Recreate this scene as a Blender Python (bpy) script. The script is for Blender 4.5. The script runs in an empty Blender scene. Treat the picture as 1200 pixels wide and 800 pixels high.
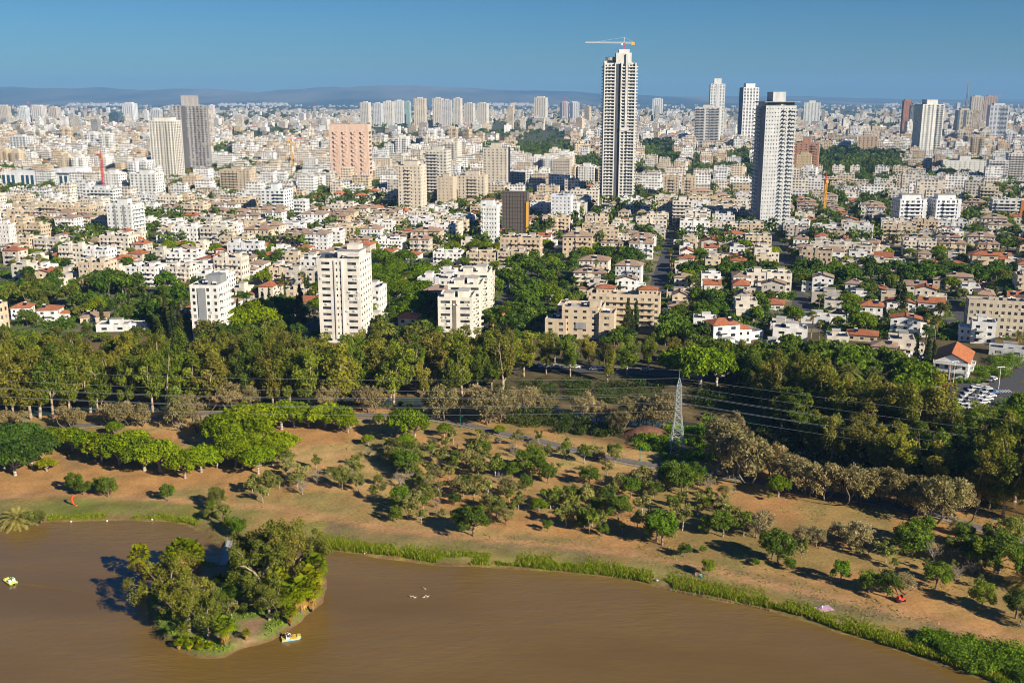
import bpy, math, random
import numpy as np
from mathutils import Vector
R = math.radians
random.seed(7); rng = np.random.default_rng(11)
sc = bpy.context.scene
col = sc.collection

# ------------------------------------------------------------------ camera, sky, sun, exposure
CAMH, PITCH, FPX = 110.0, R(13.4), 1200.0
cam_d = bpy.data.cameras.new('camera'); cam = bpy.data.objects.new('camera', cam_d); col.objects.link(cam)
cam.location = (0, 0, CAMH); cam.rotation_euler = (R(90) - PITCH, 0, 0)
cam_d.sensor_width = 36; cam_d.lens = 36 * FPX / 1200; cam_d.clip_start = 1; cam_d.clip_end = 90000
sc.camera = cam
SUN_EL, SUN_H = R(26.5), (0.74, -0.6726)
W = bpy.data.worlds.new('World'); sc.world = W; W.use_nodes = True
wn, wl = W.node_tree.nodes, W.node_tree.links
sky = wn.new('ShaderNodeTexSky'); sky.sky_type = 'NISHITA'; sky.sun_disc = False
sky.sun_elevation = SUN_EL; sky.sun_rotation = math.atan2(SUN_H[0], SUN_H[1])
sky.altitude = 100; sky.air_density = 1.0; sky.dust_density = 0.1; sky.ozone_density = 3.0
hsv = wn.new('ShaderNodeHueSaturation'); hsv.inputs['Saturation'].default_value = 1.25; wl.new(sky.outputs[0], hsv.inputs['Color'])
tnt = wn.new('ShaderNodeMix'); tnt.data_type = 'RGBA'; tnt.blend_type = 'MULTIPLY'; tnt.inputs[0].default_value = 1; tnt.inputs[7].default_value = (.30, .56, .84, 1)
wl.new(hsv.outputs[0], tnt.inputs[6]); wl.new(tnt.outputs[2], wn['Background'].inputs[0]); wn['Background'].inputs[1].default_value = 0.05
sun_d = bpy.data.lights.new('sun', 'SUN'); sun_d.energy = 5.0; sun_d.angle = R(0.5); sun_d.color = (1, 0.90, 0.73)
sun = bpy.data.objects.new('sun', sun_d); col.objects.link(sun)
sv = Vector((SUN_H[0] * math.cos(SUN_EL), SUN_H[1] * math.cos(SUN_EL), math.sin(SUN_EL)))
sun.rotation_euler = sv.to_track_quat('Z', 'Y').to_euler(); sun.location = (200, -100, 400)
sc.view_settings.view_transform = 'Standard'; sc.view_settings.look = 'None'
sc.view_settings.exposure = 0.74; sc.view_settings.gamma = 1
cy = sc.cycles
cy.max_bounces = 5; cy.diffuse_bounces = 2; cy.glossy_bounces = 2; cy.transmission_bounces = 2
cy.volume_bounces = 0; cy.transparent_max_bounces = 6; cy.caustics_reflective = False; cy.caustics_refractive = False
cy.use_denoising = True; cy.filter_width = 1.0; cy.sample_clamp_indirect = 4

# ------------------------------------------------------------------ place arithmetic
def gp(px, py, z=0.0):
    """ground position of a point of the photograph (1200x800 units)"""
    a, b = (px - 600) / FPX, (py - 400) / FPX
    dy = math.cos(PITCH) - b * math.sin(PITCH); dz = -math.sin(PITCH) - b * math.cos(PITCH)
    t = (z - CAMH) / dz
    return (a * t, dy * t)
def topz(py, Y):
    b = (py - 400) / FPX
    return CAMH + Y * (-math.sin(PITCH) - b * math.cos(PITCH)) / (math.cos(PITCH) - b * math.sin(PITCH))
def mpp(Y):
    return (Y * math.cos(PITCH) + CAMH * math.sin(PITCH)) / FPX
def pix(X, Y, z=0.0):
    ax = Y * math.cos(PITCH) + (CAMH - z) * math.sin(PITCH)
    up = -Y * -math.sin(PITCH) * 1 - (CAMH - z) * math.cos(PITCH)
    return 600 + FPX * X / ax, 400 - FPX * up / ax

# ------------------------------------------------------------------ materials
def mat(name, base=(.5, .5, .5), rough=.8, spec=.3, metal=0.0):
    m = bpy.data.materials.new(name); m.use_nodes = True
    b = m.node_tree.nodes['Principled BSDF']
    b.inputs['Base Color'].default_value = (*base, 1); b.inputs['Roughness'].default_value = rough
    b.inputs['Specular IOR Level'].default_value = spec; b.inputs['Metallic'].default_value = metal
    return m, m.node_tree.nodes, m.node_tree.links, b
def noise(n, l, scale, vec=None, detail=4, rough=.6):
    t = n.new('ShaderNodeTexNoise'); t.inputs['Scale'].default_value = scale
    t.inputs['Detail'].default_value = detail; t.inputs['Roughness'].default_value = rough
    if vec is not None: l.new(vec, t.inputs['Vector'])
    return t.outputs['Fac']
def maprange(n, l, src, a, b, lo=0.0, hi=1.0):
    m = n.new('ShaderNodeMapRange'); l.new(src, m.inputs[0])
    for i, v in enumerate((lo, hi, a, b)): m.inputs[i + 1].default_value = v
    return m.outputs[0]
def mixc(n, l, fac, a, b, mode='MIX'):
    m = n.new('ShaderNodeMix'); m.data_type = 'RGBA'; m.blend_type = mode
    for s, v in ((m.inputs[0], fac), (m.inputs[6], a), (m.inputs[7], b)):
        if isinstance(v, (int, float)): s.default_value = v
        elif isinstance(v, tuple): s.default_value = (*v, 1)
        else: l.new(v, s)
    return m.outputs[2]
def math_(n, l, op, a, b=None):
    m = n.new('ShaderNodeMath'); m.operation = op
    for i, v in enumerate((a, b)):
        if v is None: continue
        if isinstance(v, (int, float)): m.inputs[i].default_value = v
        else: l.new(v, m.inputs[i])
    return m.outputs[0]
def bump(n, l, b, h, strength=.3, dist=.1):
    u = n.new('ShaderNodeBump'); u.inputs['Strength'].default_value = strength; u.inputs['Distance'].default_value = dist
    l.new(h, u.inputs['Height']); l.new(u.outputs[0], b.inputs['Normal'])
M = {}
def objcol_mat(name, rough=.85, spec=.2, amp=.25, scale=.35, streak=True):
    m, n, l, b = mat(name, rough=rough, spec=spec)
    oi = n.new('ShaderNodeObjectInfo'); tc = n.new('ShaderNodeTexCoord')
    mp = n.new('ShaderNodeMapping'); l.new(tc.outputs['Object'], mp.inputs[0])
    mp.inputs['Scale'].default_value = (1, 1, .25 if streak else 1)
    f = noise(n, l, scale, mp.outputs[0], 6, .65)
    v = maprange(n, l, f, 1 - amp, 1 + amp * .4, .3, .7)
    f2 = noise(n, l, 3.0, tc.outputs['Object'], 3)
    v2 = maprange(n, l, f2, .9, 1.08, .3, .7)
    c = mixc(n, l, 1.0, oi.outputs['Color'], math_(n, l, 'MULTIPLY', v, v2), 'MULTIPLY')
    l.new(c, b.inputs['Base Color']); M[name] = m
    return m
objcol_mat('stucco'); objcol_mat('flat_roof', amp=.45, scale=.5, streak=False); objcol_mat('painted', rough=.45, spec=.4, amp=.08)
def tile_mat():
    m, n, l, b = mat('roof_tile', rough=.8, spec=.2)
    oi = n.new('ShaderNodeObjectInfo'); tc = n.new('ShaderNodeTexCoord')
    f = noise(n, l, .9, tc.outputs['Object'], 6, .7); v = maprange(n, l, f, .6, 1.25, .3, .7)
    f3 = noise(n, l, 6, tc.outputs['Object'], 2); v3 = maprange(n, l, f3, .75, 1.2, .3, .7)
    l.new(mixc(n, l, 1.0, oi.outputs['Color'], math_(n, l, 'MULTIPLY', v, v3), 'MULTIPLY'), b.inputs['Base Color'])
    w = n.new('ShaderNodeTexWave'); w.inputs['Scale'].default_value = 1.1; w.inputs['Distortion'].default_value = .5
    l.new(tc.outputs['Object'], w.inputs[0]); bump(n, l, b, w.outputs['Fac'], .5, .15); M['roof_tile'] = m
tile_mat()
def glass_mat():
    m, n, l, b = mat('window_glass', rough=.12, spec=.55)
    tc = n.new('ShaderNodeTexCoord'); oi = n.new('ShaderNodeObjectInfo')
    sn = n.new('ShaderNodeVectorMath'); sn.operation = 'SNAP'; l.new(tc.outputs['Object'], sn.inputs[0]); sn.inputs[1].default_value = (2.1, 2.1, 3.0)
    ad = n.new('ShaderNodeVectorMath'); l.new(sn.outputs[0], ad.inputs[0]); l.new(oi.outputs['Random'], ad.inputs[1])
    wn_ = n.new('ShaderNodeTexWhiteNoise'); l.new(ad.outputs[0], wn_.inputs[0])
    r = n.new('ShaderNodeValToRGB'); r.color_ramp.interpolation = 'CONSTANT'
    e = r.color_ramp.elements; e[0].color = (.02, .026, .034, 1); e[1].position = .45; e[1].color = (.045, .055, .065, 1)
    for p, c in ((.66, (.1, .11, .12)), (.82, (.27, .25, .21)), (.92, (.42, .40, .35))):
        q = e.new(p); q.color = (*c, 1)
    l.new(wn_.outputs['Value'], r.inputs[0]); l.new(r.outputs[0], b.inputs['Base Color']); M['window_glass'] = m
glass_mat()
def simple(name, *a, **k): M[name] = mat(name, *a, **k)[0]
simple('white_metal', (.72, .72, .70), .4, .4); simple('grey_metal', (.30, .31, .32), .45, .4, .3)
simple('solar_panel', (.015, .02, .035), .12, .6); simple('dark_rubber', (.02, .02, .02), .7); simple('teal_paint', (.03, .16, .13), .5)
simple('galvanised', (.42, .45, .43), .5, .4, .3); simple('crane_red', (.55, .05, .05), .5); simple('crane_yellow', (.75, .38, .04), .5)
simple('wire', (.30, .31, .31), .5, .4, .2); simple('concrete', (.42, .39, .35), .9); simple('blue_glass', (.03, .09, .13), .1, .6)
simple('skin', (.45, .27, .19), .6); simple('dark_net', (.12, .10, .085), .9); simple('light_wall', (.62, .6, .56), .8)
def leaf_mat():
    m, n, l, b = mat('leaf', rough=.6, spec=.25)
    oi = n.new('ShaderNodeObjectInfo'); at = n.new('ShaderNodeAttribute'); at.attribute_name = 'tint'
    v = maprange(n, l, at.outputs['Fac'], .6, 1.8)
    c = mixc(n, l, 1.0, oi.outputs['Color'], v, 'MULTIPLY'); c = mixc(n, l, 1.0, c, (1.38, 1.32, .82), 'MULTIPLY')
    rv = maprange(n, l, oi.outputs['Random'], .82, 1.2); c = mixc(n, l, 1.0, c, rv, 'MULTIPLY')
    hs = n.new('ShaderNodeHueSaturation'); l.new(c, hs.inputs['Color'])
    l.new(maprange(n, l, at.outputs['Fac'], .512, .494), hs.inputs['Hue']); hs.inputs['Saturation'].default_value = 1.08
    l.new(hs.outputs[0], b.inputs['Base Color'])
    tr = n.new('ShaderNodeBsdfTranslucent'); l.new(hs.outputs[0], tr.inputs[0])
    mx = n.new('ShaderNodeMixShader'); mx.inputs[0].default_value = .42
    l.new(b.outputs[0], mx.inputs[1]); l.new(tr.outputs[0], mx.inputs[2])
    l.new(mx.outputs[0], n['Material Output'].inputs[0]); M['leaf'] = m
leaf_mat(); objcol_mat('bark', amp=.4, scale=1.5)
def attr_mat(name, rough=.95, spec=.1, fine=1.2, amp=.3, bs=.4):
    m, n, l, b = mat(name, rough=rough, spec=spec)
    at = n.new('ShaderNodeAttribute'); at.attribute_name = 'col'; tc = n.new('ShaderNodeTexCoord')
    f = noise(n, l, fine, tc.outputs['Object'], 8, .7); v = maprange(n, l, f, 1 - amp, 1 + amp, .3, .7)
    g = noise(n, l, fine * .12, tc.outputs['Object'], 4, .6); v2 = maprange(n, l, g, .85, 1.15, .3, .7)
    l.new(mixc(n, l, 1.0, at.outputs['Color'], math_(n, l, 'MULTIPLY', v, v2), 'MULTIPLY'), b.inputs['Base Color'])
    bump(n, l, b, f, bs, .25); M[name] = m
attr_mat('earth')
def water_mat(name, c1, c2, rough):
    m, n, l, b = mat(name, c1, rough, .5)
    tc = n.new('ShaderNodeTexCoord'); mp = n.new('ShaderNodeMapping'); l.new(tc.outputs['Object'], mp.inputs[0])
    mp.inputs['Rotation'].default_value = (0, 0, R(25)); mp.inputs['Scale'].default_value = (.45, 1.4, 1)
    f = noise(n, l, .55, mp.outputs[0], 6, .6); g = noise(n, l, .022, mp.outputs[0], 4, .6)
    l.new(mixc(n, l, maprange(n, l, g, 0, 1, .35, .65), c1, c2), b.inputs['Base Color'])
    h = math_(n, l, 'MULTIPLY', f, maprange(n, l, g, .25, 1.5, .35, .65))
    bump(n, l, b, h, .7, .3); M[name] = m
water_mat('lake_water', (.15, .088, .02), (.195, .118, .032), .12); water_mat('stream_water', (.03, .045, .04), (.04, .06, .05), .1)
def asphalt_mat(name, c, sc_=.8):
    m, n, l, b = mat(name, c, .9, .2); tc = n.new('ShaderNodeTexCoord')
    f = noise(n, l, sc_, tc.outputs['Object'], 6, .7)
    l.new(mixc(n, l, maprange(n, l, f, 0, 1, .3, .7), tuple(v * .75 for v in c), tuple(v * 1.3 for v in c)), b.inputs['Base Color'])
    M[name] = m
asphalt_mat('asphalt', (.075, .075, .08)); asphalt_mat('path_asphalt', (.17, .15, .135)); asphalt_mat('pavement', (.30, .27, .23))
def city_mat():
    m, n, l, b = mat('far_wall', rough=.8, spec=.25)
    at = n.new('ShaderNodeAttribute'); at.attribute_name = 'col'; uv = n.new('ShaderNodeUVMap')
    s = n.new('ShaderNodeSeparateXYZ'); l.new(uv.outputs[0], s.inputs[0])
    fu = math_(n, l, 'FRACT', math_(n, l, 'MULTIPLY', s.outputs[0], 1 / 3.3)); fv = math_(n, l, 'FRACT', math_(n, l, 'MULTIPLY', s.outputs[1], 1 / 3.1))
    a = math_(n, l, 'MULTIPLY', math_(n, l, 'GREATER_THAN', fu, .42), math_(n, l, 'GREATER_THAN', fv, .5))
    fl = n.new('ShaderNodeVectorMath'); fl.operation = 'SNAP'; l.new(uv.outputs[0], fl.inputs[0]); fl.inputs[1].default_value = (3.3, 3.1, 1)
    wn_ = n.new('ShaderNodeTexWhiteNoise'); l.new(fl.outputs[0], wn_.inputs[0])
    a = math_(n, l, 'MULTIPLY', a, math_(n, l, 'GREATER_THAN', wn_.outputs['Value'], .15))
    f = noise(n, l, .12, None, 5, .7); tc = n.new('ShaderNodeTexCoord'); l.new(tc.outputs['Object'], n['Noise Texture'].inputs[0])
    v = maprange(n, l, f, .8, 1.15, .3, .7)
    c = mixc(n, l, 1.0, at.outputs['Color'], v, 'MULTIPLY')
    l.new(mixc(n, l, a, c, (.06, .065, .075)), b.inputs['Base Color']); M['far_wall'] = m
city_mat()

# ------------------------------------------------------------------ mesh helpers
def mesh_np(name, V, F, mats, mi=None, smooth=False, tint=None, colr=None, uv=None):
    """V (n,3) vertices, F (m,4) quads"""
    V = np.asarray(V, dtype=np.float32); F = np.asarray(F, dtype=np.int32)
    me = bpy.data.meshes.new(name); k = F.shape[1]
    me.vertices.add(len(V)); me.vertices.foreach_set('co', V.ravel())
    me.loops.add(F.size); me.loops.foreach_set('vertex_index', F.ravel())
    me.polygons.add(len(F)); me.polygons.foreach_set('loop_start', np.arange(0, F.size, k, dtype=np.int32))
    me.polygons.foreach_set('loop_total', np.full(len(F), k, dtype=np.int32))
    if mi is not None: me.polygons.foreach_set('material_index', np.asarray(mi, dtype=np.int32))
    if smooth: me.polygons.foreach_set('use_smooth', np.ones(len(F), dtype=bool))
    if uv is not None:
        u = me.uv_layers.new(name='UVMap'); u.data.foreach_set('uv', np.asarray(uv, dtype=np.float32).ravel())
    me.update(calc_edges=True)
    if tint is not None:
        a = me.attributes.new('tint', 'FLOAT', 'POINT'); a.data.foreach_set('value', np.asarray(tint, dtype=np.float32))
    if colr is not None:
        a = me.attributes.new('col', 'FLOAT_COLOR', 'POINT'); c = np.ones((len(V), 4), dtype=np.float32); c[:, :3] = colr
        a.data.foreach_set('color', c.ravel())
    for m in (mats if isinstance(mats, (list, tuple)) else [mats]): me.materials.append(M[m])
    return me
class MB:
    def __init__(s): s.v = []; s.f = []; s.mi = []
    def poly(s, pts, m=0):
        i = len(s.v); s.v += [tuple(p) for p in pts]; s.f.append(tuple(range(i, i + len(pts)))); s.mi.append(m)
    def hexa(s, b, t, m=0):
        i = len(s.v); s.v += [tuple(p) for p in b] + [tuple(p) for p in t]
        s.f += [(i + 3, i + 2, i + 1, i), (i + 4, i + 5, i + 6, i + 7)] + [(i + k, i + (k + 1) % 4, i + 4 + (k + 1) % 4, i + 4 + k) for k in range(4)]
        s.mi += [m] * 6
    def box(s, x0, x1, y0, y1, z0, z1, m=0, rot=0, c=None, taper=1.0):
        xm, ym = (x0 + x1) / 2, (y0 + y1) / 2
        def p(x, y, z):
            if rot:
                ox, oy = c if c else (xm, ym); x, y = x - ox, y - oy
                x, y = ox + x * math.cos(rot) - y * math.sin(rot), oy + x * math.sin(rot) + y * math.cos(rot)
            return (x, y, z)
        b = [(x0, y0), (x1, y0), (x1, y1), (x0, y1)]
        s.hexa([p(x, y, z0) for x, y in b], [p(xm + (x - xm) * taper, ym + (y - ym) * taper, z1) for x, y in b], m)
    def bar(s, p, q, r, m=0, n=4, r2=None):
        p, q = Vector(p), Vector(q); d = (q - p)
        if d.length < 1e-6: return
        d.normalize(); a = d.orthogonal().normalized(); b = d.cross(a); i = len(s.v); r2 = r if r2 is None else r2
        for c, rr in ((p, r), (q, r2)):
            for k in range(n):
                t = 2 * math.pi * k / n; s.v.append(tuple(c + (a * math.cos(t) + b * math.sin(t)) * rr))
        for k in range(n): s.f.append((i + k, i + (k + 1) % n, i + n + (k + 1) % n, i + n + k)); s.mi.append(m)
        s.f.append(tuple(i + k for k in reversed(range(n)))); s.f.append(tuple(i + n + k for k in range(n))); s.mi += [m, m]
    def path(s, pts, rads, m=0, n=6):
        for a, b, r, r2 in zip(pts, pts[1:], rads, rads[1:]): s.bar(a, b, r, m, n, r2)
    def ball(s, c, r, m=0, nu=8, nv=5):
        i = len(s.v); r = r if isinstance(r, tuple) else (r, r, r)
        for a in range(nv + 1):
            t = math.pi * a / nv
            for k in range(nu):
                u = 2 * math.pi * k / nu
                s.v.append((c[0] + r[0] * math.sin(t) * math.cos(u), c[1] + r[1] * math.sin(t) * math.sin(u), c[2] + r[2] * math.cos(t)))
        for a in range(nv):
            for k in range(nu): s.f.append((i + a * nu + k, i + a * nu + (k + 1) % nu, i + (a + 1) * nu + (k + 1) % nu, i + (a + 1) * nu + k)[::-1]); s.mi.append(m)
    def mesh(s, name, mats, smooth=False):
        me = bpy.data.meshes.new(name); me.from_pydata(s.v, [], s.f); me.polygons.foreach_set('material_index', s.mi)
        for m in (mats if isinstance(mats, (list, tuple)) else [mats]): me.materials.append(M[m])
        if smooth: me.polygons.foreach_set('use_smooth', [True] * len(s.f))
        me.update(); return me
def tag(o, label=None, cat=None, group=None, kind=None):
    for k, v in (('label', label), ('category', cat), ('group', group), ('kind', kind)):
        if v: o[k] = v
    return o
def obj(name, me, parent=None, loc=(0, 0, 0), rz=0, color=None, kind=None, scale=None):
    o = bpy.data.objects.new(name, me); col.objects.link(o); o.location = loc; o.rotation_euler = (0, 0, rz)
    if parent: o.parent = parent
    if color: o.color = (*color[:3], 1)
    if kind: o['kind'] = kind
    if scale: o.scale = (scale,) * 3 if isinstance(scale, (int, float)) else scale
    return o
def thing(name, parts, label, cat, loc, rz=0, group=None, scale=None):
    """parts: list of (part name, mesh, colour, kind)"""
    e = obj(name, None, None, loc, rz, scale=scale); e.empty_display_size = .5; tag(e, label, cat, group)
    for nm, me, c, kd in parts: obj(nm, me, e, color=c, kind=kd)
    return e
def structure(name, me, loc=(0, 0, 0)): return obj(name, me, None, loc, kind='structure')
def jit(c, a=.06):
    k = 1 + random.uniform(-a, a); return tuple(max(.01, v * k * (1 + random.uniform(-a, a) * .25)) for v in c)

# ------------------------------------------------------------------ where things are (shore, island, stream, tracks)
_VN = {}
def vnoise(x, y, s, seed=0, octs=3):
    out = 0; amp = 1; tot = 0
    for o in range(octs):
        if seed + o not in _VN: _VN[seed + o] = np.random.default_rng(seed + o).random((256, 256))
        g = _VN[seed + o]
        xi, yi = x / s, y / s; a, b = np.floor(xi).astype(int), np.floor(yi).astype(int); fx, fy = xi - a, yi - b
        fx, fy = fx * fx * (3 - 2 * fx), fy * fy * (3 - 2 * fy); i, j, i2, j2 = a % 256, b % 256, (a + 1) % 256, (b + 1) % 256
        out = out + amp * ((g[i, j] * (1 - fx) + g[i2, j] * fx) * (1 - fy) + (g[i, j2] * (1 - fx) + g[i2, j2] * fx) * fy)
        tot += amp; amp *= .5; s *= .5
    return out / tot
SHORE_PX = [(-420, 640), (-100, 614), (0, 612), (60, 608), (110, 606), (150, 606), (190, 607), (218, 611), (240, 619), (252, 630), (275, 640), (320, 640), (378, 640), (400, 643), (425, 646), (470, 652),
            (510, 658), (560, 660), (600, 662), (650, 666), (700, 671), (740, 676), (790, 688), (850, 700), (900, 710), (950, 724), (985, 737), (1020, 747), (1060, 760), (1100, 773), (1150, 790), (1200, 812), (1280, 860)]
SHORE = [gp(*p) for p in SHORE_PX] + [(150, 110), (165, -120)]
LAKE = np.array(SHORE + [(-900, -120), (-900, SHORE[0][1])])
ISLAND = np.array([gp(*p) for p in [(172, 700), (176, 722), (204, 756), (235, 764), (265, 763), (300, 750), (330, 735), (352, 722), (374, 702), (377, 676), (352, 652), (300, 648), (264, 658), (228, 657), (195, 672)]])
def seg_dist(x, y, P, closed=False):
    P = np.asarray(P); d = np.full(x.shape, 1e9); Q = np.roll(P, -1, 0)
    for i in range(len(P) - (0 if closed else 1)):
        a, b = P[i], Q[i]; e = b - a; L = e @ e + 1e-9
        t = np.clip(((x - a[0]) * e[0] + (y - a[1]) * e[1]) / L, 0, 1)
        d = np.minimum(d, np.hypot(x - a[0] - t * e[0], y - a[1] - t * e[1]))
    return d
def inside(x, y, P):
    c = np.zeros(x.shape, bool); Q = np.roll(P, -1, 0)
    for a, b in zip(P, Q):
        k = ((a[1] > y) != (b[1] > y)) & (x < (b[0] - a[0]) * (y - a[1]) / (b[1] - a[1] + 1e-12) + a[0]); c ^= k
    return c
def sd_land(x, y): return seg_dist(x, y, SHORE) * np.where(inside(x, y, LAKE), -1, 1) + (vnoise(x, y, 6, 101) - .5) * 2.2
def sd_isle(x, y): return seg_dist(x, y, ISLAND, True) * np.where(inside(x, y, ISLAND), 1, -1) + (vnoise(x, y, 5, 103) - .55) * 3.0
STREAM = [gp(*p) for p in [(-120, 486), (-40, 482), (100, 476), (220, 473), (310, 471), (400, 467), (470, 466), (560, 468), (640, 478), (720, 488), (790, 494), (870, 506), (940, 522), (1030, 545), (1120, 575), (1230, 600), (1400, 630)]]
def ground_z(x, y, fine=True):
    x, y = np.asarray(x, float), np.asarray(y, float)
    s = sd_land(x, y); z = np.clip((s - 1.2) * .45, -2.5, 0)
    ds = seg_dist(x, y, STREAM); z = np.minimum(z, -np.clip((9 - ds) * .45, 0, 2.4))
    return z + np.where(s > 2, (vnoise(x, y, 14, 5) - .5) * .5 * np.clip((s - 2) / 8, 0, 1), 0)
def gz(X, Y): return float(ground_z(np.array([X]), np.array([Y]))[0]) if Y < 470 and abs(X) < 415 else 0.0
TRACK = [gp(*p) for p in [(-60, 588), (60, 578), (160, 583), (250, 590), (330, 595), (390, 608), (450, 619), (520, 627), (600, 634), (680, 641), (760, 652), (820, 664), (880, 680), (940, 692), (1000, 705), (1060, 718), (1120, 733), (1200, 752), (1300, 780)]]
PATH1 = [gp(*p) for p in [(-60, 508), (30, 503), (100, 498), (160, 492), (200, 487), (250, 484), (330, 484), (420, 486), (490, 487), (530, 493), (570, 503), (640, 518), (700, 533), (750, 543), (800, 549), (850, 556), (900, 567), (960, 577), (1030, 588), (1100, 603), (1160, 622), (1240, 645)]]
# ------------------------------------------------------------------ ground sheets
DIRT, DRY, GRASS, REDD, SHADED_LITTER, MUD = [np.array(c) for c in ((.43, .235, .088), (.46, .31, .125), (.125, .165, .035), (.26, .10, .045), (.13, .095, .055), (.17, .10, .045))]
def soil(x, y):
    n1, n2, n3 = vnoise(x, y, 38, 1), vnoise(x, y, 9, 2), vnoise(x, y, 3.5, 9)
    def mx(c, d, f): return c + (d - c) * np.clip(f, 0, 1)[:, None]
    c = np.repeat(DIRT[None], len(x), 0)
    c = mx(c, DRY, (n1 - .45) * 4 + (n2 - .5) * 2)
    ppx = 600 + FPX * x / (y * math.cos(PITCH) + CAMH * math.sin(PITCH)); ang = np.arctan2(CAMH, y) - PITCH; ppy = 400 + FPX * np.tan(ang)
    c = mx(c, REDD, np.exp(-(((ppx - 880) / 120) ** 2 + ((ppy - 630) / 28) ** 2)) * 1.1 + (n3 - .62) * 1.5)
    c = mx(c, GRASS, (n2 - .58) * 3.5 * np.clip((n1 - .3) * 3, 0, 1))
    c = mx(c, GRASS * np.array([1.35, 1.2, 1]), 1.2 * np.exp(-(((ppx - 120) / 130) ** 2 + ((ppy - 598) / 13) ** 2)) + (n2 - .5) * .3)
    sd = seg_dist(x, y, SHORE)
    c = mx(c, GRASS * np.array([1.25, 1.1, 1]), np.clip(1.6 - sd / (6 + 10 * n1), 0, 1) * (.35 + 1.3 * (n2 - .2)))
    n4 = vnoise(x, y, 2.2, 23, 2); c = mx(c, np.array((.19, .14, .075)), np.clip((n4 - .55) * 3 + (n2 - .58) * 3, 0, 1) * .6)
    c = mx(c, np.array((.21, .155, .085)), np.exp(-((sd - 11) / 5) ** 2) * (ppx > 380) * (.4 + (n2 - .3) * 1.6))
    c = mx(c, np.array((.24, .20, .07)), np.clip((vnoise(x, y, 24, 88) - .5) * 5, 0, 1) * .7)
    tr = seg_dist(x, y, TRACK); c = mx(c, np.array((.44, .25, .115)), np.clip(2.2 - tr * (.8 + n2 * .5), 0, 1) * .9)
    for off in (1.1,): c = mx(c, np.array((.37, .20, .10)), np.clip(1.0 - np.abs(tr - off) * 1.6, 0, 1) * .7)
    c = mx(c, SHADED_LITTER, np.clip((470 - ppy) / 14, 0, 1) * (.6 + n2 * .5))  # leaf litter of the belt, with the shade beneath the trees painted in
    pw = np.interp(ppx, [0, 480, 530, 640, 750, 850, 960, 1100, 1200], [455, 455, 470, 505, 530, 543, 560, 588, 612]); c = mx(c, SHADED_LITTER * np.array([.75, .85, .7]), np.clip((pw - ppy) / 6, 0, 1) * (ppx > 560) * (.55 + n2 * .7))  # litter darkened further: tree shade painted into the ground beyond the path
    c = mx(c, MUD, np.clip((1.6 - sd) / 1.2, 0, 1)); c = mx(c, MUD * .6, np.clip((9 - seg_dist(x, y, STREAM)) / 5, 0, 1))
    return c * (.72 + .55 * n3)[:, None]
def grid_mesh(name, x0, x1, y0, y1, st, zf, cf, keep=None):
    xs = np.linspace(x0, x1, int(round((x1 - x0) / st)) + 1); ys = np.linspace(y0, y1, int(round((y1 - y0) / st)) + 1)
    X, Y = np.meshgrid(xs, ys); x, y = X.ravel(), Y.ravel(); z = zf(x, y)
    nx = len(xs); i = (np.arange(len(ys) - 1)[:, None] * nx + np.arange(nx - 1)[None]).ravel()
    F = np.stack([i, i + 1, i + nx + 1, i + nx], 1)
    if keep is not None: F = F[keep(x, y)[F].any(1)]
    return mesh_np(name, np.stack([x, y, z], 1), F, 'earth', smooth=True, colr=cf(x, y))
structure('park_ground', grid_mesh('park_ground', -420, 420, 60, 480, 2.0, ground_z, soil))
def isle_z(x, y): return np.clip((sd_isle(x, y) - .3) * .5, -2.2, .35) + (vnoise(x, y, 6, 77) - .5) * .3 - .1
def isle_c(x, y):
    n = vnoise(x, y, 5, 31); c = np.repeat(np.array((.30, .19, .11))[None], len(x), 0)
    f = np.clip((n - .38) * 4 + (y < 212) * .5, 0, 1)[:, None]; c = c + (GRASS * 1.1 - c) * f
    m = np.clip((.3 - sd_isle(x, y)) / 1.0, 0, 1)[:, None]; return c + (MUD - c) * m
ix, iy = ISLAND[:, 0], ISLAND[:, 1]
structure('island', grid_mesh('island', ix.min() - 8, ix.max() + 8, iy.min() - 8, iy.max() + 8, 1.0, isle_z, isle_c, lambda x, y: sd_isle(x, y) > -5))
WATER_Z = -.75
def flat(name, rects, m, z=0.0, colr=None):
    V = []; F = []
    for x0, x1, y0, y1 in rects: i = len(V); V += [(x0, y0, z), (x1, y0, z), (x1, y1, z), (x0, y1, z)]; F.append((i, i + 1, i + 2, i + 3))
    return mesh_np(name, V, F, m, colr=colr)
structure('lake', flat('lake', [(-900, 260, -120, 300)], 'lake_water', WATER_Z))
structure('ground', flat('ground', [(-700, -420, 60, 480), (420, 700, -120, 480), (168, 420, -120, 60)], 'earth', 0, np.repeat(DRY[None], 12, 0)))
def strip(name, P, w, m, z, zf=None, taper=None):
    P = [Vector((*p, 0)) for p in P]; V = []; F = []; pts = []
    for a, b in zip(P, P[1:]):
        k = max(1, int((b - a).length / 4)); pts += [a.lerp(b, t / k) for t in range(k)]
    pts.append(P[-1])
    for i, p in enumerate(pts):
        d = (pts[min(i + 1, len(pts) - 1)] - pts[max(i - 1, 0)]).normalized(); nrm = Vector((-d.y, d.x, 0))
        for s in (-1, 1): V.append(p + nrm * s * w / 2)
    V = np.array(V); V[:, 2] = z + (zf(V[:, 0], V[:, 1]) if zf else 0)
    F = [(2 * i, 2 * i + 2, 2 * i + 3, 2 * i + 1)[::-1] for i in range(len(pts) - 1)]
    return mesh_np(name, V, F, m)
structure('stream', strip('stream', STREAM, 11, 'stream_water', -1.2))
structure('park_path', strip('park_path', PATH1, 3.6, 'path_asphalt', .14, ground_z))
structure('path_verge', strip('path_verge', [(a + .4, b - 3.6) for a, b in PATH1], 1.0, 'pavement', .17, ground_z))

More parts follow.
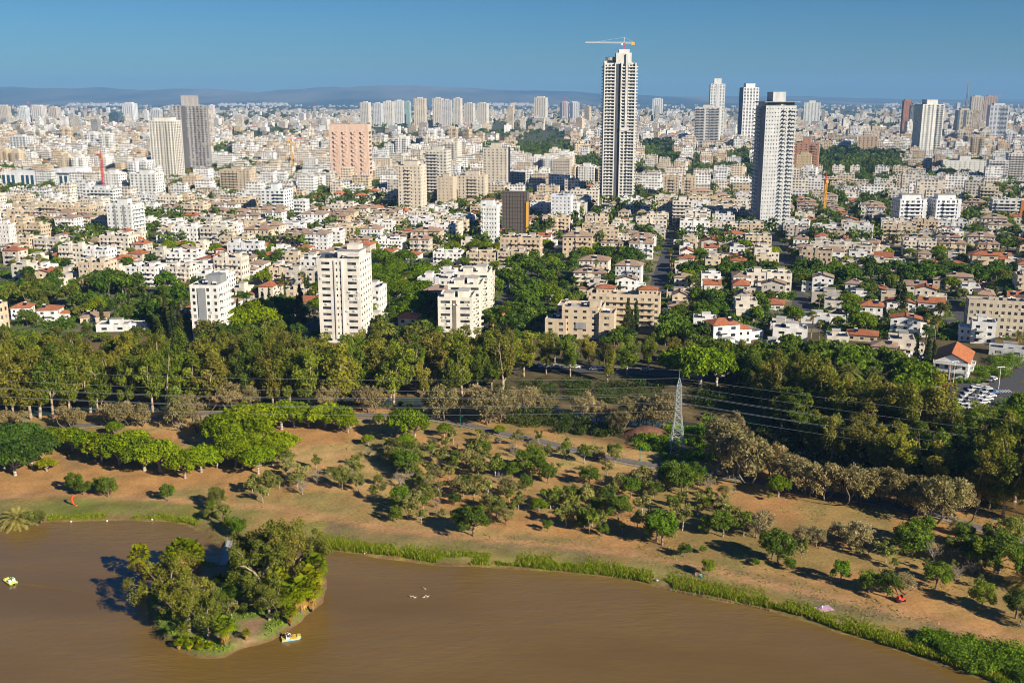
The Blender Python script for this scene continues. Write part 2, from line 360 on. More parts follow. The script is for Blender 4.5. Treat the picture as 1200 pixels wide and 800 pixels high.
# city ground and streets
GA = R(-11)                                           # direction of the street grid
gu, gv = Vector((math.cos(GA), math.sin(GA))), Vector((-math.sin(GA), math.cos(GA)))
def uv2xy(u, v): p = gu * u + gv * v; return p.x, p.y
def xy2uv(x, y): return x * gu.x + y * gu.y, x * gv.x + y * gv.y
def city_soil(x, y):
    n1, n2 = vnoise(x, y, 60, 41), vnoise(x, y, 14, 42)
    c = np.array((.24, .20, .14))[None] + np.zeros((len(x), 3)); f = np.clip((n1 - .3) * 3 + (n2 - .5) * 2, 0, 1)[:, None]
    return c + (np.array((.10, .115, .05)) - c) * f
structure('city_ground', grid_mesh('city_ground', -1500, 1500, 480, 2480, 12.5, lambda x, y: np.zeros(len(x)), city_soil))
structure('plain', flat('plain', [(-30000, -1500, 480, 60000), (1500, 30000, 480, 60000), (-1500, 1500, 2480, 60000)], 'earth', 0, np.repeat(np.array((.09, .10, .065))[None], 12, 0)))
BU, BV, SW = 80.0, 54.0, 9.0
smb = MB(); U0, V0 = -30.0, 486.0
for k in range(-14, 16):
    u = U0 + k * BU; a, b, c, d = uv2xy(u - SW / 2, 300), uv2xy(u + SW / 2, 300), uv2xy(u + SW / 2, 2300), uv2xy(u - SW / 2, 2300)
    # each street starts where the city does
    def at(s, v): return (*uv2xy(u + s, v), .06)
    v0 = 300
    while uv2xy(u, v0)[1] < 486: v0 += 4
    smb.poly([at(-SW / 2, v0), at(SW / 2, v0), at(SW / 2, 2200), at(-SW / 2, 2200)])
structure('street', smb.mesh('street', 'asphalt'))
smb = MB()
for k in range(0, 32):
    v = V0 + k * BV
    L, H = [x / 2 * 1 for x in (-1, 1)], None
    u0 = -900
    while u0 < 900:
        u1 = u0 + 40
        if min(uv2xy(u0, v - 4)[1], uv2xy(u1, v - 4)[1]) > 484 and abs(uv2xy(u0, v)[0]) < 1400:
            smb.poly([(*uv2xy(u0, v - 3.5), .03), (*uv2xy(u1, v - 3.5), .03), (*uv2xy(u1, v + 3.5), .03), (*uv2xy(u0, v + 3.5), .03)])
        u0 = u1
structure('cross_street', smb.mesh('cross_street', 'asphalt'))

# ------------------------------------------------------------------ tree kinds
def leaf_quads(C, Rd, n, size, g, flat_=.6, shell=.55, up=.35):
    """n leaf quads spread through each ellipsoid clump (centres C, radii Rd)"""
    C, Rd = np.asarray(C, float), np.asarray(Rd, float); k = len(C) * n
    d = g.normal(size=(k, 3)); d /= np.linalg.norm(d, axis=1)[:, None]
    r = shell + (1 - shell) * g.random(k) ** .6; r *= np.where(g.random(k) < .12, 1.18, 1)
    cl = np.repeat(np.arange(len(C)), n); p = C[cl] + d * r[:, None] * Rd[cl]
    nr = d * flat_ + g.normal(size=(k, 3)) * .75 + np.array((0, 0, up)); nr /= np.linalg.norm(nr, axis=1)[:, None]
    a = np.cross(nr, g.normal(size=(k, 3))); a /= np.linalg.norm(a, axis=1)[:, None]; b = np.cross(nr, a)
    s = size * (.55 + .9 * g.random(k))[:, None]; a, b = a * s * .5, b * s * .5 * (.45 + .5 * g.random(k))[:, None]
    V = np.stack([p - a * 1.0, p - b, p + a * 1.0, p + b], 1).reshape(-1, 3)   # diamond shaped leaf sprays
    F = np.arange(4 * k).reshape(-1, 4)
    t = np.repeat(np.clip(.5 + g.normal(size=len(C)) * .16, 0, 1)[cl] + g.normal(size=k) * .16, 4)
    return V, F, np.clip(t, 0, 1)
def leaf_mesh(name, sets):
    V = []; F = []; T = []; n = 0
    for v, f, t in sets: V.append(v); F.append(f + n); T.append(t); n += len(v)
    return mesh_np(name, np.concatenate(V), np.concatenate(F), 'leaf', tint=np.concatenate(T))
def limb(mb, p, q, r0, r1, g, bow=.12, n=5):
    p, q = np.array(p, float), np.array(q, float); L = np.linalg.norm(q - p); o = g.normal(size=3) * L * bow
    pts = [p + (q - p) * t + o * math.sin(math.pi * t) for t in np.linspace(0, 1, 4)]
    mb.path(pts, np.linspace(r0, r1, 4), 0, n); return pts
def make_tree(kind, seed):
    g = np.random.default_rng(seed * 131 + hash(kind) % 1000 if False else seed * 131 + sum(map(ord, kind))); tb = MB(); C = []; Rd = []
    if kind == 'eucalyptus':                      # 26 m, irregular, tall clear trunk
        H = 26; lean = g.normal(size=2) * 1.2; fork = np.array((lean[0] * .3, lean[1] * .3, H * g.uniform(.24, .36)))
        limb(tb, (0, 0, -.4), fork, .62, .45, g, .02, 7)
        for i in range(7):
            a = i * 2.4 + g.uniform(-.4, .4); rr = g.uniform(1.5, 5.0); tip = np.array((lean[0] + rr * math.cos(a), lean[1] + rr * math.sin(a), H * g.uniform(.55, .95)))
            pts = limb(tb, fork, tip, .3, .07, g, .1)
            for j in range(4):
                f = g.uniform(.35, 1.1); c = fork + (tip - fork) * f + g.normal(size=3) * (1.7, 1.7, 1.2); C.append(c); s = g.uniform(1.5, 2.9); Rd.append((s, s, s * g.uniform(.8, 1.35)))
                if j == 0: limb(tb, pts[2], c, .12, .04, g)
        for i in range(8):                        # lower hanging boughs
            a = g.uniform(0, 6.3); C.append((2.6 * math.cos(a), 2.6 * math.sin(a), H * g.uniform(.28, .45))); s = g.uniform(1.2, 2.1); Rd.append((s, s, s * 1.5))
        C.append((lean[0], lean[1], H * .93)); Rd.append((2.4, 2.4, 2.2))
        sets = [leaf_quads(C, Rd, 190, .8, g, shell=.35)]
    elif kind == 'waterside':                     # big island gum, fine leaves, 18 m
        H = 18; fork = np.array((0, 0, 4.2)); limb(tb, (0, 0, -.6), fork, .55, .42, g, .03, 7)
        for i in range(9):
            a = i * 2.4 + g.uniform(-.4, .4); rr = g.uniform(1.5, 7.5); tip = np.array((rr * math.cos(a), rr * math.sin(a), H * (.95 - .07 * rr) * g.uniform(.75, 1.05)))
            pts = limb(tb, fork, tip, .26, .05, g, .1)
            for j in range(4):
                f = g.uniform(.5, 1.08); c = fork + (tip - fork) * f + g.normal(size=3) * (1.5, 1.5, 1.1); C.append(c); s = g.uniform(.7, 1.9); Rd.append((s, s, s * g.uniform(.75, 1.2)))
                if j < 2: limb(tb, pts[2], c, .08, .03, g)
        sets = [leaf_quads(C, Rd, 240, .40, g, shell=.12)]
    elif kind == 'ficus':                         # 9 m broad dense dome
        H = 9; limb(tb, (0, 0, -.3), (0, 0, 2.2), .42, .36, g, .02, 7)
        for i in range(26):
            a = i * 2.4; rr = 5.0 * math.sqrt((i + .5) / 26); z = 2.9 + (H - 4.3) * math.sqrt(max(0, 1 - (rr / 5.6) ** 2)) + g.uniform(-.6, .5)
            c = np.array((rr * math.cos(a), rr * math.sin(a), z)); C.append(c); s = g.uniform(1.1, 1.75); Rd.append((s, s, s * .85))
            if i % 3 == 0: limb(tb, (0, 0, 2.1), c, .2, .06, g)
        sets = [leaf_quads(C, Rd, 165, .62, g, shell=.5, flat_=1.0)]
    elif kind in ('broadleaf', 'shade'):                     # 9 m street and garden tree
        H = 9; limb(tb, (0, 0, -.3), (0, 0, 3), .28, .2, g, .03)
        for i in range(13):
            a = i * 2.4; rr = 3.1 * math.sqrt((i + .5) / 13); c = np.array((rr * math.cos(a), rr * math.sin(a), 3.6 + 4 * math.sqrt(max(0, 1 - (rr / 3.6) ** 2)) * g.uniform(.5, 1.1)))
            C.append(c); s = g.uniform(1.1, 1.8); Rd.append((s, s, s * .9)); limb(tb, (0, 0, 2.9), c, .11, .03, g)
        sets = [leaf_quads(C, Rd, 75, .95, g, shell=.45, flat_=.9)]
    elif kind == 'young':                         # 5.5 m open park tree
        H = 5.5; limb(tb, (0, 0, -.2), (g.normal() * .2, g.normal() * .2, 2.1), .17, .12, g, .05)
        for i in range(11):
            a = i * 2.4 + g.uniform(-.5, .5); rr = g.uniform(.3, 2.1); c = np.array((rr * math.cos(a), rr * math.sin(a), g.uniform(2.8, 5.2) - rr * .2)); C.append(c); s = g.uniform(.5, 1.0); Rd.append((s, s, s * .9))
            limb(tb, (0, 0, 1.9), c, .07, .025, g)
        sets = [leaf_quads(C, Rd, 110, .38, g, shell=.3)]
    elif kind == 'park':                          # 8 m denser park tree
        H = 8; limb(tb, (0, 0, -.2), (0, 0, 2.4), .26, .2, g, .03)
        for i in range(20):
            a = i * 2.4 + g.uniform(-.3, .3); rr = g.uniform(.2, 1) ** .6 * 2.9; c = np.array((rr * math.cos(a), rr * math.sin(a), g.uniform(3.8, 7.3) - rr * .3)); C.append(c); s = g.uniform(.8, 1.35); Rd.append((s, s, s * .9))
            if i % 2: limb(tb, (0, 0, 2.2), c, .1, .03, g)
        sets = [leaf_quads(C, Rd, 170, .4, g, shell=.4, flat_=.8)]
    elif kind == 'silver':                        # 9 m grey feathery tree
        H = 9
        for i in range(3):
            b0 = g.normal(size=3) * (.5, .5, 0); tip = np.array((b0[0] * 5 + g.normal(), b0[1] * 5 + g.normal(), 5)); limb(tb, b0 - (0, 0, .3), tip, .22, .08, g)
        for i in range(24):
            a = i * 2.4; rr = 3.6 * math.sqrt((i + .5) / 24); c = np.array((rr * math.cos(a), rr * math.sin(a), 2.2 + 6 * math.sqrt(max(0, 1 - (rr / 4.2) ** 2)) * g.uniform(.35, 1.05)))
            C.append(c); s = g.uniform(.8, 1.4); Rd.append((s, s, s)); limb(tb, (c[0] * .25, c[1] * .25, 2.2), c, .07, .02, g)
        sets = [leaf_quads(C, Rd, 120, .44, g, shell=.25, flat_=.3)]
    elif kind == 'bare':
        H = 4; limb(tb, (0, 0, -.2), (0, 0, 1), .13, .1, g)
        for i in range(12):
            a = i * 2.4; rr = g.uniform(.6, 2.0); c = np.array((rr * math.cos(a), rr * math.sin(a), g.uniform(2, 4))); pts = limb(tb, (0, 0, .9), c, .07, .02, g)
            for j in range(5): limb(tb, pts[g.integers(1, 3)], c + g.normal(size=3) * .7, .03, .012, g, .1, 3)
        sets = [leaf_quads([(0, 0, 2.8)], [(1.7, 1.7, 1.2)], 90, .22, g, shell=.2)]
    elif kind == 'cypress':
        H = 14; limb(tb, (0, 0, -.3), (0, 0, 12), .25, .05, g, .01)
        for i in range(22):
            z = 1 + 12.3 * i / 21; rr = 1.55 * (1 - (z / 14.3) ** 2.2) + .15; a = g.uniform(0, 6.3); C.append((math.cos(a) * .35 * rr, math.sin(a) * .35 * rr, z)); Rd.append((rr * .8, rr * .8, 1.1))
        sets = [leaf_quads(C, Rd, 75, .6, g, shell=.6, flat_=.8)]
    return [('trunk', tb.mesh(kind + '_trunk', 'bark', True)), ('crown', leaf_mesh(kind + '_crown', sets))]
def frond(mb_v, mb_f, mb_t, base, az, el, L, droop, wid, g, nseg=6, dead=False):
    """one feather or fan leaf: drooping rib with paired leaflets"""
    d = np.array((math.cos(az), math.sin(az), 0)); side = np.array((-math.sin(az), math.cos(az), 0)); pts = []
    for i in range(nseg + 1):
        s = i / nseg; r = L * (s * math.cos(el)); z = L * (s * math.sin(el)) - droop * L * s * s; pts.append(np.array(base) + d * r + np.array((0, 0, z)))
    for i in range(nseg):
        p, q = pts[i], pts[i + 1]
        for k in (0, .5):
            pp = p + (q - p) * k; w = wid * math.sin(math.pi * min(1, (i + k + .8) / (nseg + 1.2))) + .05
            for sg in (-1, 1):
                tip = pp + side * sg * w + (q - p) * .9 + np.array((0, 0, -.25 * w)); n = len(mb_v); th = (q - p) * .42
                mb_v += [pp, pp + th, tip + th * .25, tip]; mb_f.append((n, n + 1, n + 2, n + 3)); mb_t += [g.uniform(.25, .9)] * 4
def make_palm(kind, seed):
    g = np.random.default_rng(seed * 17 + sum(map(ord, kind))); tb = MB(); V, F, T = [], [], []; DV, DF, DT = [], [], []
    H, nf, L, wid, dr = {'fan_palm': (11, 30, 1.9, .75, .35), 'short_fan_palm': (4.2, 32, 2.1, .75, .35), 'date_palm': (8, 46, 4.4, .55, .5), 'low_date_palm': (1.8, 56, 5.6, .55, .5)}[kind]
    limb(tb, (0, 0, -.3), (g.normal() * .3, g.normal() * .3, H), .34 if 'date' in kind else .3, .24, g, .01, 8)
    def fan(az, el, pet, rad, BV, BF, BT, z0=0.0):
        d = np.array((math.cos(az) * math.cos(el), math.sin(az) * math.cos(el), math.sin(el))); sd = np.array((-math.sin(az), math.cos(az), 0)); q = np.array((0, 0, H + z0)) + d * pet; tn = g.uniform(.2, .95)
        for k in range(7):
            a = R(-75 + 25 * k); bd = d * math.cos(a) + sd * math.sin(a) + np.array((0, 0, -.18)); w = np.cross(bd, np.cross(d, sd)); w /= np.linalg.norm(w); n = len(BV); ln = rad * g.uniform(.8, 1.1)
            BV += [q, q + bd * ln * .5 + w * .17, q + bd * ln + np.array((0, 0, -.2 * ln)), q + bd * ln * .5 - w * .17]; BF.append((n, n + 1, n + 2, n + 3)); BT += [min(1, max(0, tn + g.uniform(-.12, .12)))] * 4
        n = len(BV); BV += [np.array((0, 0, H + z0)) - sd * .05, np.array((0, 0, H + z0)) + sd * .05, q + sd * .04, q - sd * .04]; BF.append((n, n + 1, n + 2, n + 3)); BT += [.6] * 4
    for i in range(nf):
        az = i * 2.399; el = R(88 - 105 * ((i + .5) / nf) ** .8)
        if 'fan' in kind: fan(az, el, L * g.uniform(.5, .8), L * .62, V, F, T)
        else: frond(V, F, T, (0, 0, H), az, el, L * g.uniform(.85, 1.1), dr, wid, g, 9)
    if 'fan' in kind:
        for i in range(26): fan(i * 2.4, R(-55 - 30 * g.random()), L * .5, L * .45, DV, DF, DT, -.2 - (1.4 if 'short' in kind else .5) * g.random())
    for i in range(0 if 'fan' in kind else 14): frond(DV, DF, DT, (0, 0, H - .2 - .5 * g.random()), i * 2.4, R(-45 - 35 * g.random()), L * .8, .2, wid * .7, g, 4)
    for i in range(0): frond(DV, DF, DT, (0, 0, H - 1.2), i * 2.4, R(-70), L * .8, .1, wid * .7, g, 4)
    out = [('trunk', tb.mesh(kind + '_trunk', 'bark', True)), ('crown', mesh_np(kind + '_crown', V, F, 'leaf', tint=T)), ('dead_skirt', mesh_np(kind + '_skirt', DV, DF, 'leaf', tint=DT))]
    return out
TREES = {}
for kd, n in (('eucalyptus', 7), ('waterside', 5), ('ficus', 4), ('broadleaf', 5), ('shade', 5), ('young', 6), ('park', 5), ('silver', 4), ('bare', 2), ('cypress', 2)):
    TREES[kd] = [make_tree(kd, i) for i in range(n)]
for kd in ('fan_palm', 'short_fan_palm', 'date_palm', 'low_date_palm'): TREES[kd] = [make_palm(kd, i) for i in range(2)]
BASEH = dict(eucalyptus=27.5, waterside=17.5, ficus=9, broadleaf=9, shade=9, young=5.8, park=8.2, silver=9.2, bare=4.2, cypress=14, fan_palm=12.6, short_fan_palm=6, date_palm=11, low_date_palm=6)
LEAFC = dict(eucalyptus=[(.12, .145, .032), (.14, .145, .036), (.095, .13, .028), (.145, .138, .045)], waterside=[(.145, .15, .04), (.115, .135, .034), (.15, .14, .045), (.10, .12, .032)],
             ficus=[(.13, .175, .015), (.11, .16, .015), (.145, .185, .018)], broadleaf=[(.055, .10, .02), (.075, .12, .022), (.045, .075, .02), (.085, .13, .025)], shade=[(.06, .105, .02), (.085, .135, .022), (.05, .08, .02), (.09, .12, .03), (.10, .11, .035)],
             young=[(.16, .17, .07), (.14, .155, .058), (.11, .145, .035), (.19, .19, .10)], park=[(.075, .125, .022), (.095, .14, .028), (.07, .105, .025), (.13, .145, .055)],
             silver=[(.225, .19, .15), (.205, .175, .135), (.185, .165, .115)], bare=[(.25, .19, .12)], cypress=[(.035, .055, .018), (.05, .06, .022)],
             fan_palm=[(.10, .12, .03)], short_fan_palm=[(.13, .165, .018), (.16, .18, .022), (.11, .15, .018)], date_palm=[(.12, .13, .055)], low_date_palm=[(.22, .20, .11)])
BARKC = dict(eucalyptus=(.42, .33, .24), waterside=(.38, .30, .22), ficus=(.42, .38, .33), silver=(.22, .17, .12), young=(.42, .38, .32), bare=(.38, .33, .28))
TNAME = dict(eucalyptus='eucalyptus_tree', waterside='gum_tree', ficus='ficus_tree', broadleaf='broadleaf_tree', shade='shade_tree', young='young_tree', park='park_tree', silver='silver_tree', bare='bare_tree',
             cypress='cypress_tree', fan_palm='fan_palm', short_fan_palm='fan_palm', date_palm='date_palm', low_date_palm='date_palm')
TDESC = dict(eucalyptus='olive-green pale-trunked eucalyptus tree', waterside='large spreading gum tree', ficus='broad bright green ficus tree', broadleaf='leafy green grove tree', shade='leafy garden tree', young='small open grey-green tree',
             park='dense rounded green tree', silver='feathery grey-tan tree', bare='nearly bare twiggy tree', cypress='dark pointed cypress tree', fan_palm='tall fan palm with thin trunk', short_fan_palm='short bright fan palm with dead skirt', date_palm='date palm with arching fronds', low_date_palm='huge stemless date palm with arching fronds')
ANCH = []                                              # (x, y, phrase) filled as landmarks are set
def near(X, Y):
    return min(ANCH, key=lambda a: (a[0] - X) ** 2 + (a[1] - Y) ** 2)[2] if ANCH else 'in the park'
for p, s in (((793, 528), 'beside the lattice pylon'), ((85, 590), 'near the orange sculpture'), ((200, 550), 'in the thick green row below the path'), ((560, 625), 'by the bend of the lakeside track'),
             ((330, 545), 'beside the ficus clump on the orchard slope'), ((480, 590), 'in the middle of the orchard slope'), ((640, 575), 'between pylon and orchard slope'), ((776, 640), 'along the lakeside dirt track'),
             ((880, 640), 'on the red bare soil'), ((1000, 650), 'on the slope by the paved path'), ((1040, 700), 'beside the red mower'), ((1160, 700), 'by the walking person'), ((150, 490), 'along the paved path behind the green row'),
             ((430, 485), 'beside the paved path above the orchard'), ((560, 495), 'at the crest of the paved path'), ((690, 500), 'by the brown mound near the pylon'), ((900, 560), 'where the paved path passes the stream'), ((1080, 600), 'by the path under dark eucalyptus'),
             ((60, 480), 'in the dense eucalyptus belt by the green row'), ((200, 465), 'in the belt behind the green row'), ((330, 465), 'in the belt below the white slab tower'), ((450, 455), 'in the belt between two white apartment towers'), ((580, 445), 'in the belt below the stepped white block'),
             ((680, 430), 'by the tree-lined road with parked cars'), ((830, 435), 'behind the pylon near white villas'), ((960, 480), 'in the dark grove between pylon and car park'), ((1100, 530), 'in the grove below the car park'), ((1180, 580), 'in the shady grove behind the paved path')):
    ANCH.append((*gp(*p), s))
for p, s in (((30, 470), 'in the belt before the small red-roofed houses'), ((120, 462), 'in the belt before the brown-roofed house'), ((250, 460), 'in the belt before the white and grey block'), ((395, 460), 'in the belt right before the cream slab tower'), ((505, 452), 'in the belt where the stepped block begins'), ((625, 440), 'before the sandy complex by the road'),
             ((740, 438), 'by the rusty pole on the road'), ((1000, 545), 'by the stream below the tall date palm'), ((920, 515), 'by the stream past the pylon thicket'), ((1060, 520), 'under the shorter date palm'), ((400, 560), 'below the ficus clump'), ((430, 600), 'above the island reeds'), ((540, 560), 'under the domed ficus by the path'), ((600, 610), 'beside the big round tree'), ((700, 560), 'below the mound lamp'), ((700, 610), 'between the two big round trees'), ((840, 600), 'below the thicket lamp'), ((560, 590), 'above the big round tree'), ((800, 600), 'on the bare slope under the pylon'), ((1120, 660), 'in the dense clump by the walking person')):
    ANCH.append((*gp(*p), s))
TREE_N = {}
def tree(kind, px=None, py=None, h=None, xy=None, c=None, phrase=None, v=None, group=None, zf=None, desc=None, leanz=True):
    X, Y = xy if xy else gp(px, py); protos = TREES[kind]; parts = protos[random.randrange(len(protos)) if v is None else v % len(protos)]
    h = h or BASEH[kind] * random.uniform(.8, 1.15); s = h / BASEH[kind]; z = zf if zf is not None else gz(X, Y)
    lc = jit(c or random.choice(LEAFC[kind]), .1); bc = jit(BARKC.get(kind, (.25, .19, .14)))
    hq = h / BASEH[kind]; desc = (('tall ' if hq > 1.12 else 'small ' if hq < .72 else '') + (desc or TDESC[kind])).replace('tall tall', 'very tall').replace('small tall', 'shorter').replace('small small', 'very small').replace('tall small', 'small')
    lum = lc[0] * .3 + lc[1] * .6; md = sum(v[0] * .3 + v[1] * .6 for v in LEAFC[kind]) / len(LEAFC[kind])
    if lum < md * .82 and 'dark' not in desc: desc = 'darker ' + desc
    elif lum > md * 1.16 and 'bright' not in desc: desc = 'lighter ' + desc
    ps = [(n, m, lc if n == 'crown' else ((.26, .17, .09) if n == 'dead_skirt' else bc), None) for n, m in parts]
    TREE_N[kind] = TREE_N.get(kind, 0) + 1
    return thing(TNAME[kind], ps, '%s %s' % (desc, phrase or near(X, Y)), 'palm' if 'palm' in kind else 'tree', (X, Y, z - .05), random.uniform(0, 6.28), group or TNAME[kind].replace('_', ' ') + 's', scale=(s * random.uniform(.82, 1.2), s * random.uniform(.82, 1.2), s))

# eucalyptus belt: front row with visible trunks, then the mass behind
for x, y in [(17, 492), (37, 491), (47, 490), (62, 490), (105, 479), (115, 480), (179, 481), (199, 480), (246, 476), (319, 472), (327, 471), (339, 471), (362, 472), (401, 471), (416, 463), (461, 468), (8, 486), (82, 486), (150, 478), (222, 476), (283, 470), (440, 462)]:
    tree('eucalyptus', x, y, random.uniform(22, 27))
for x in range(-30, 600, 19):
    for row in (0, 1, 2):
        if random.random() < .86:
            yb = (474 - x * .028 if row == 0 else 459 - x * .022 if row == 1 else 444 - x * .016) + random.uniform(-4, 4)
            tree('eucalyptus', x + random.uniform(-8, 8), yb, random.uniform(17, 24) * (1 if row < 2 else .85))
for x, y, h in [(579, 447, 23), (560, 440, 17), (614, 441, 20), (640, 438, 18), (668, 441, 19), (690, 430, 15), (735, 440, 18), (760, 432, 15), (600, 430, 16), (712, 447, 16), (790, 430, 14), (805, 440, 15), (548, 446, 20), (530, 440, 18), (590, 455, 16), (650, 425, 14)]:
    tree('eucalyptus', x, y, h)
for x, y, h in [(880, 455, 14), (905, 470, 17), (925, 483, 16), (945, 492, 20), (965, 505, 21), (985, 515, 18), (1010, 522, 21), (1035, 518, 17), (1060, 530, 20), (1090, 525, 23), (1110, 545, 16), (1130, 560, 19), (1160, 592, 21), (1190, 585, 22), (1180, 560, 18), (1150, 548, 15), (1205, 600, 20), (1075, 510, 14), (1000, 500, 15), (960, 480, 15), (930, 465, 16), (1050, 548, 15), (1020, 540, 15), (985, 535, 13), (950, 520, 13), (1100, 565, 16), (1230, 590, 22), (1225, 560, 20), (1120, 585, 12), (895, 490, 13), (915, 505, 14), (935, 510, 15), (955, 535, 13), (975, 545, 14), (1000, 548, 15), (1030, 560, 15), (1055, 568, 16), (1075, 560, 18), (1095, 580, 15), (1140, 580, 18), (1145, 598, 16), (1175, 605, 17), (1200, 575, 20), (1210, 615, 17), (1015, 505, 16), (1045, 500, 14), (990, 490, 15), (970, 470, 14), (1110, 520, 15), (1130, 535, 17), (870, 440, 13), (850, 445, 12), (890, 475, 14)]:
    tree('eucalyptus', x, y, h * 1.18)
# bright ficus row and clump
for x, y, h in [(120, 541, 9), (103, 535, 8.5), (140, 545, 9.5), (170, 551, 10), (188, 553, 10), (217, 560, 9), (236, 553, 8.5), (277, 545, 9), (155, 540, 10), (85, 528, 8), (60, 527, 7.5), (255, 548, 7), (298, 540, 9), (262, 522, 11), (285, 515, 12), (310, 508, 11), (330, 503, 10), (345, 500, 9), (382, 502, 9), (398, 504, 8.5), (408, 507, 6), (362, 501, 7), (475, 516, 11.5), (486, 512, 9), (303, 555, 9), (320, 545, 8), (285, 548, 8), (330, 535, 8), (300, 525, 11), (272, 532, 10)]:
    tree('ficus', x, y, h)
for x, y, h in [(18, 557, 11), (5, 548, 11), (38, 548, 9), (28, 530, 10), (8, 528, 9), (48, 535, 8)]:
    tree('ficus', x, y, h, c=(.05, .09, .022), desc='broad dark green tree')
tree('ficus', 55, 552, 4.2, c=(.16, .17, .02), desc='low dome of yellow-green shrub')
for x, y, h in [(444, 498, 4), (521, 511, 4.5), (135, 510, 5), (820, 455, 17), (800, 448, 14), (840, 452, 15), (985, 578, 6), (912, 582, 6.5), (1188, 520, 12), (1200, 500, 12), (1075, 470, 15), (1060, 478, 13)]:
    tree('ficus', x, y, h, c=(.10, .15, .013))
# grey-tan feathery trees along the path
for x, y, h in [(87, 503, 8), (75, 500, 7), (140, 501, 9), (152, 498, 8), (165, 500, 8), (128, 497, 8), (211, 503, 11), (222, 498, 10), (230, 507, 5), (270, 480, 10), (290, 476, 9), (5, 500, 6), (25, 500, 6), (387, 474, 10), (380, 478, 7), (432, 483, 10), (425, 480, 9), (440, 478, 8), (520, 491, 12), (508, 488, 10), (530, 490, 10), (572, 498, 13), (560, 492, 12), (585, 495, 12), (596, 490, 10), (612, 485, 11), (625, 480, 10), (640, 482, 9), (685, 490, 11), (700, 488, 9), (725, 507, 8), (735, 500, 9), (772, 503, 13), (757, 500, 10), (745, 492, 12), (875, 566, 13), (860, 560, 12), (850, 545, 11), (885, 560, 10), (905, 558, 9), (925, 570, 9), (945, 580, 9), (965, 585, 9), (990, 588, 10), (1010, 592, 9), (1030, 590, 9), (1050, 592, 9), (1070, 600, 8), (1090, 612, 11), (1105, 610, 11), (1120, 608, 9), (842, 525, 9), (858, 515, 8)]:
    tree('silver', x, y, h * (1.3 if x > 830 else 1.1))
# hand-set park trees
for x, y, h in [(555, 628, 9.5), (543, 624, 8), (776, 638, 10.5), (770, 634, 9), (912, 660, 9.5), (905, 655, 8), (632, 560, 8), (620, 553, 8.5), (642, 566, 6.5), (798, 580, 11), (785, 572, 9), (812, 570, 8), (478, 556, 8), (468, 548, 7), (88, 577, 6.5), (98, 580, 5), (127, 582, 6), (118, 576, 5), (197, 587, 5.5), (255, 595, 6.5), (248, 600, 4), (1068, 652, 9.5), (1080, 640, 9), (1060, 646, 8), (985, 683, 6.5), (1018, 694, 6), (1040, 700, 7), (1097, 690, 7), (1108, 684, 5), (830, 675, 5), (802, 652, 4), (824, 648, 2.5), (886, 663, 2.2), (700, 600, 5), (1150, 714, 7), (1190, 724, 7), (1205, 735, 6), (1150, 668, 9), (1170, 672, 10), (1190, 668, 10), (1165, 650, 9), (1185, 640, 9), (1140, 660, 8), (1205, 690, 9), (1130, 640, 7), (670, 590, 6), (650, 595, 5), (600, 560, 6), (690, 618, 4), (706, 628, 4), (926, 668, 3.5), (35, 612, 5), (48, 610, 4.5), (270, 622, 5), (262, 612, 6), (280, 630, 6), (245, 610, 4)]:
    tree('park', x, y, h, c=(.12, .15, .03) if x in (1150, 830) else None)
for x, y, h in [(1003, 645, 8), (1010, 640, 7), (957, 640, 6), (940, 640, 6), (895, 625, 7), (885, 630, 7), (1055, 697, 6), (982, 630, 5), (1120, 625, 5)]:
    tree('silver', x, y, h, c=(.25, .225, .19), desc='pale thin-leaved tree')
rs = random.Random(5); pts_ = []
def free(X, Y, d): return all((X - a) ** 2 + (Y - b) ** 2 > d * d for a, b in pts_)
while len(pts_) < 185:
    t = rs.random(); px = rs.uniform(285, 930); py = rs.uniform(508, 640)
    if px > 600 and py < 508 + (px - 600) * .26: continue
    if px < 420 and py < 545: continue
    if py > 612 + max(0, px - 450) * .06 or (py > 590 and px < 400): continue
    if px < 560 and py < 520: continue
    X, Y = gp(px, py)
    if not free(X, Y, rs.choice([2.6, 3.6, 5])) or float(vnoise(np.array([X]), np.array([Y]), 13, 111, 2)[0]) < .42: continue
    pts_.append((X, Y)); k = rs.random()
    if k < .58: tree('young', h=rs.uniform(2.6, 7.6), xy=(X, Y))
    elif k < .68: tree('bare', h=rs.uniform(2.6, 5.5), xy=(X, Y))
    elif k < .86: tree('park', h=rs.uniform(3.5, 8.5), xy=(X, Y))
    elif k < .96: tree('silver', h=rs.uniform(4, 7), xy=(X, Y), c=(.20, .19, .12), desc='low grey-green feathery tree')
    else: tree('ficus', h=rs.uniform(3, 5), xy=(X, Y))
for _ in range(26):
    px = rs.uniform(930, 1190); py = rs.uniform(612 + (px - 930) * .12, 655 + (px - 930) * .16); tree(rs.choice(['young', 'young', 'bare']), px, py, rs.uniform(3, 6))
tree('low_date_palm', 20, 612, 7); tree('low_date_palm', 1203, 690, 6)
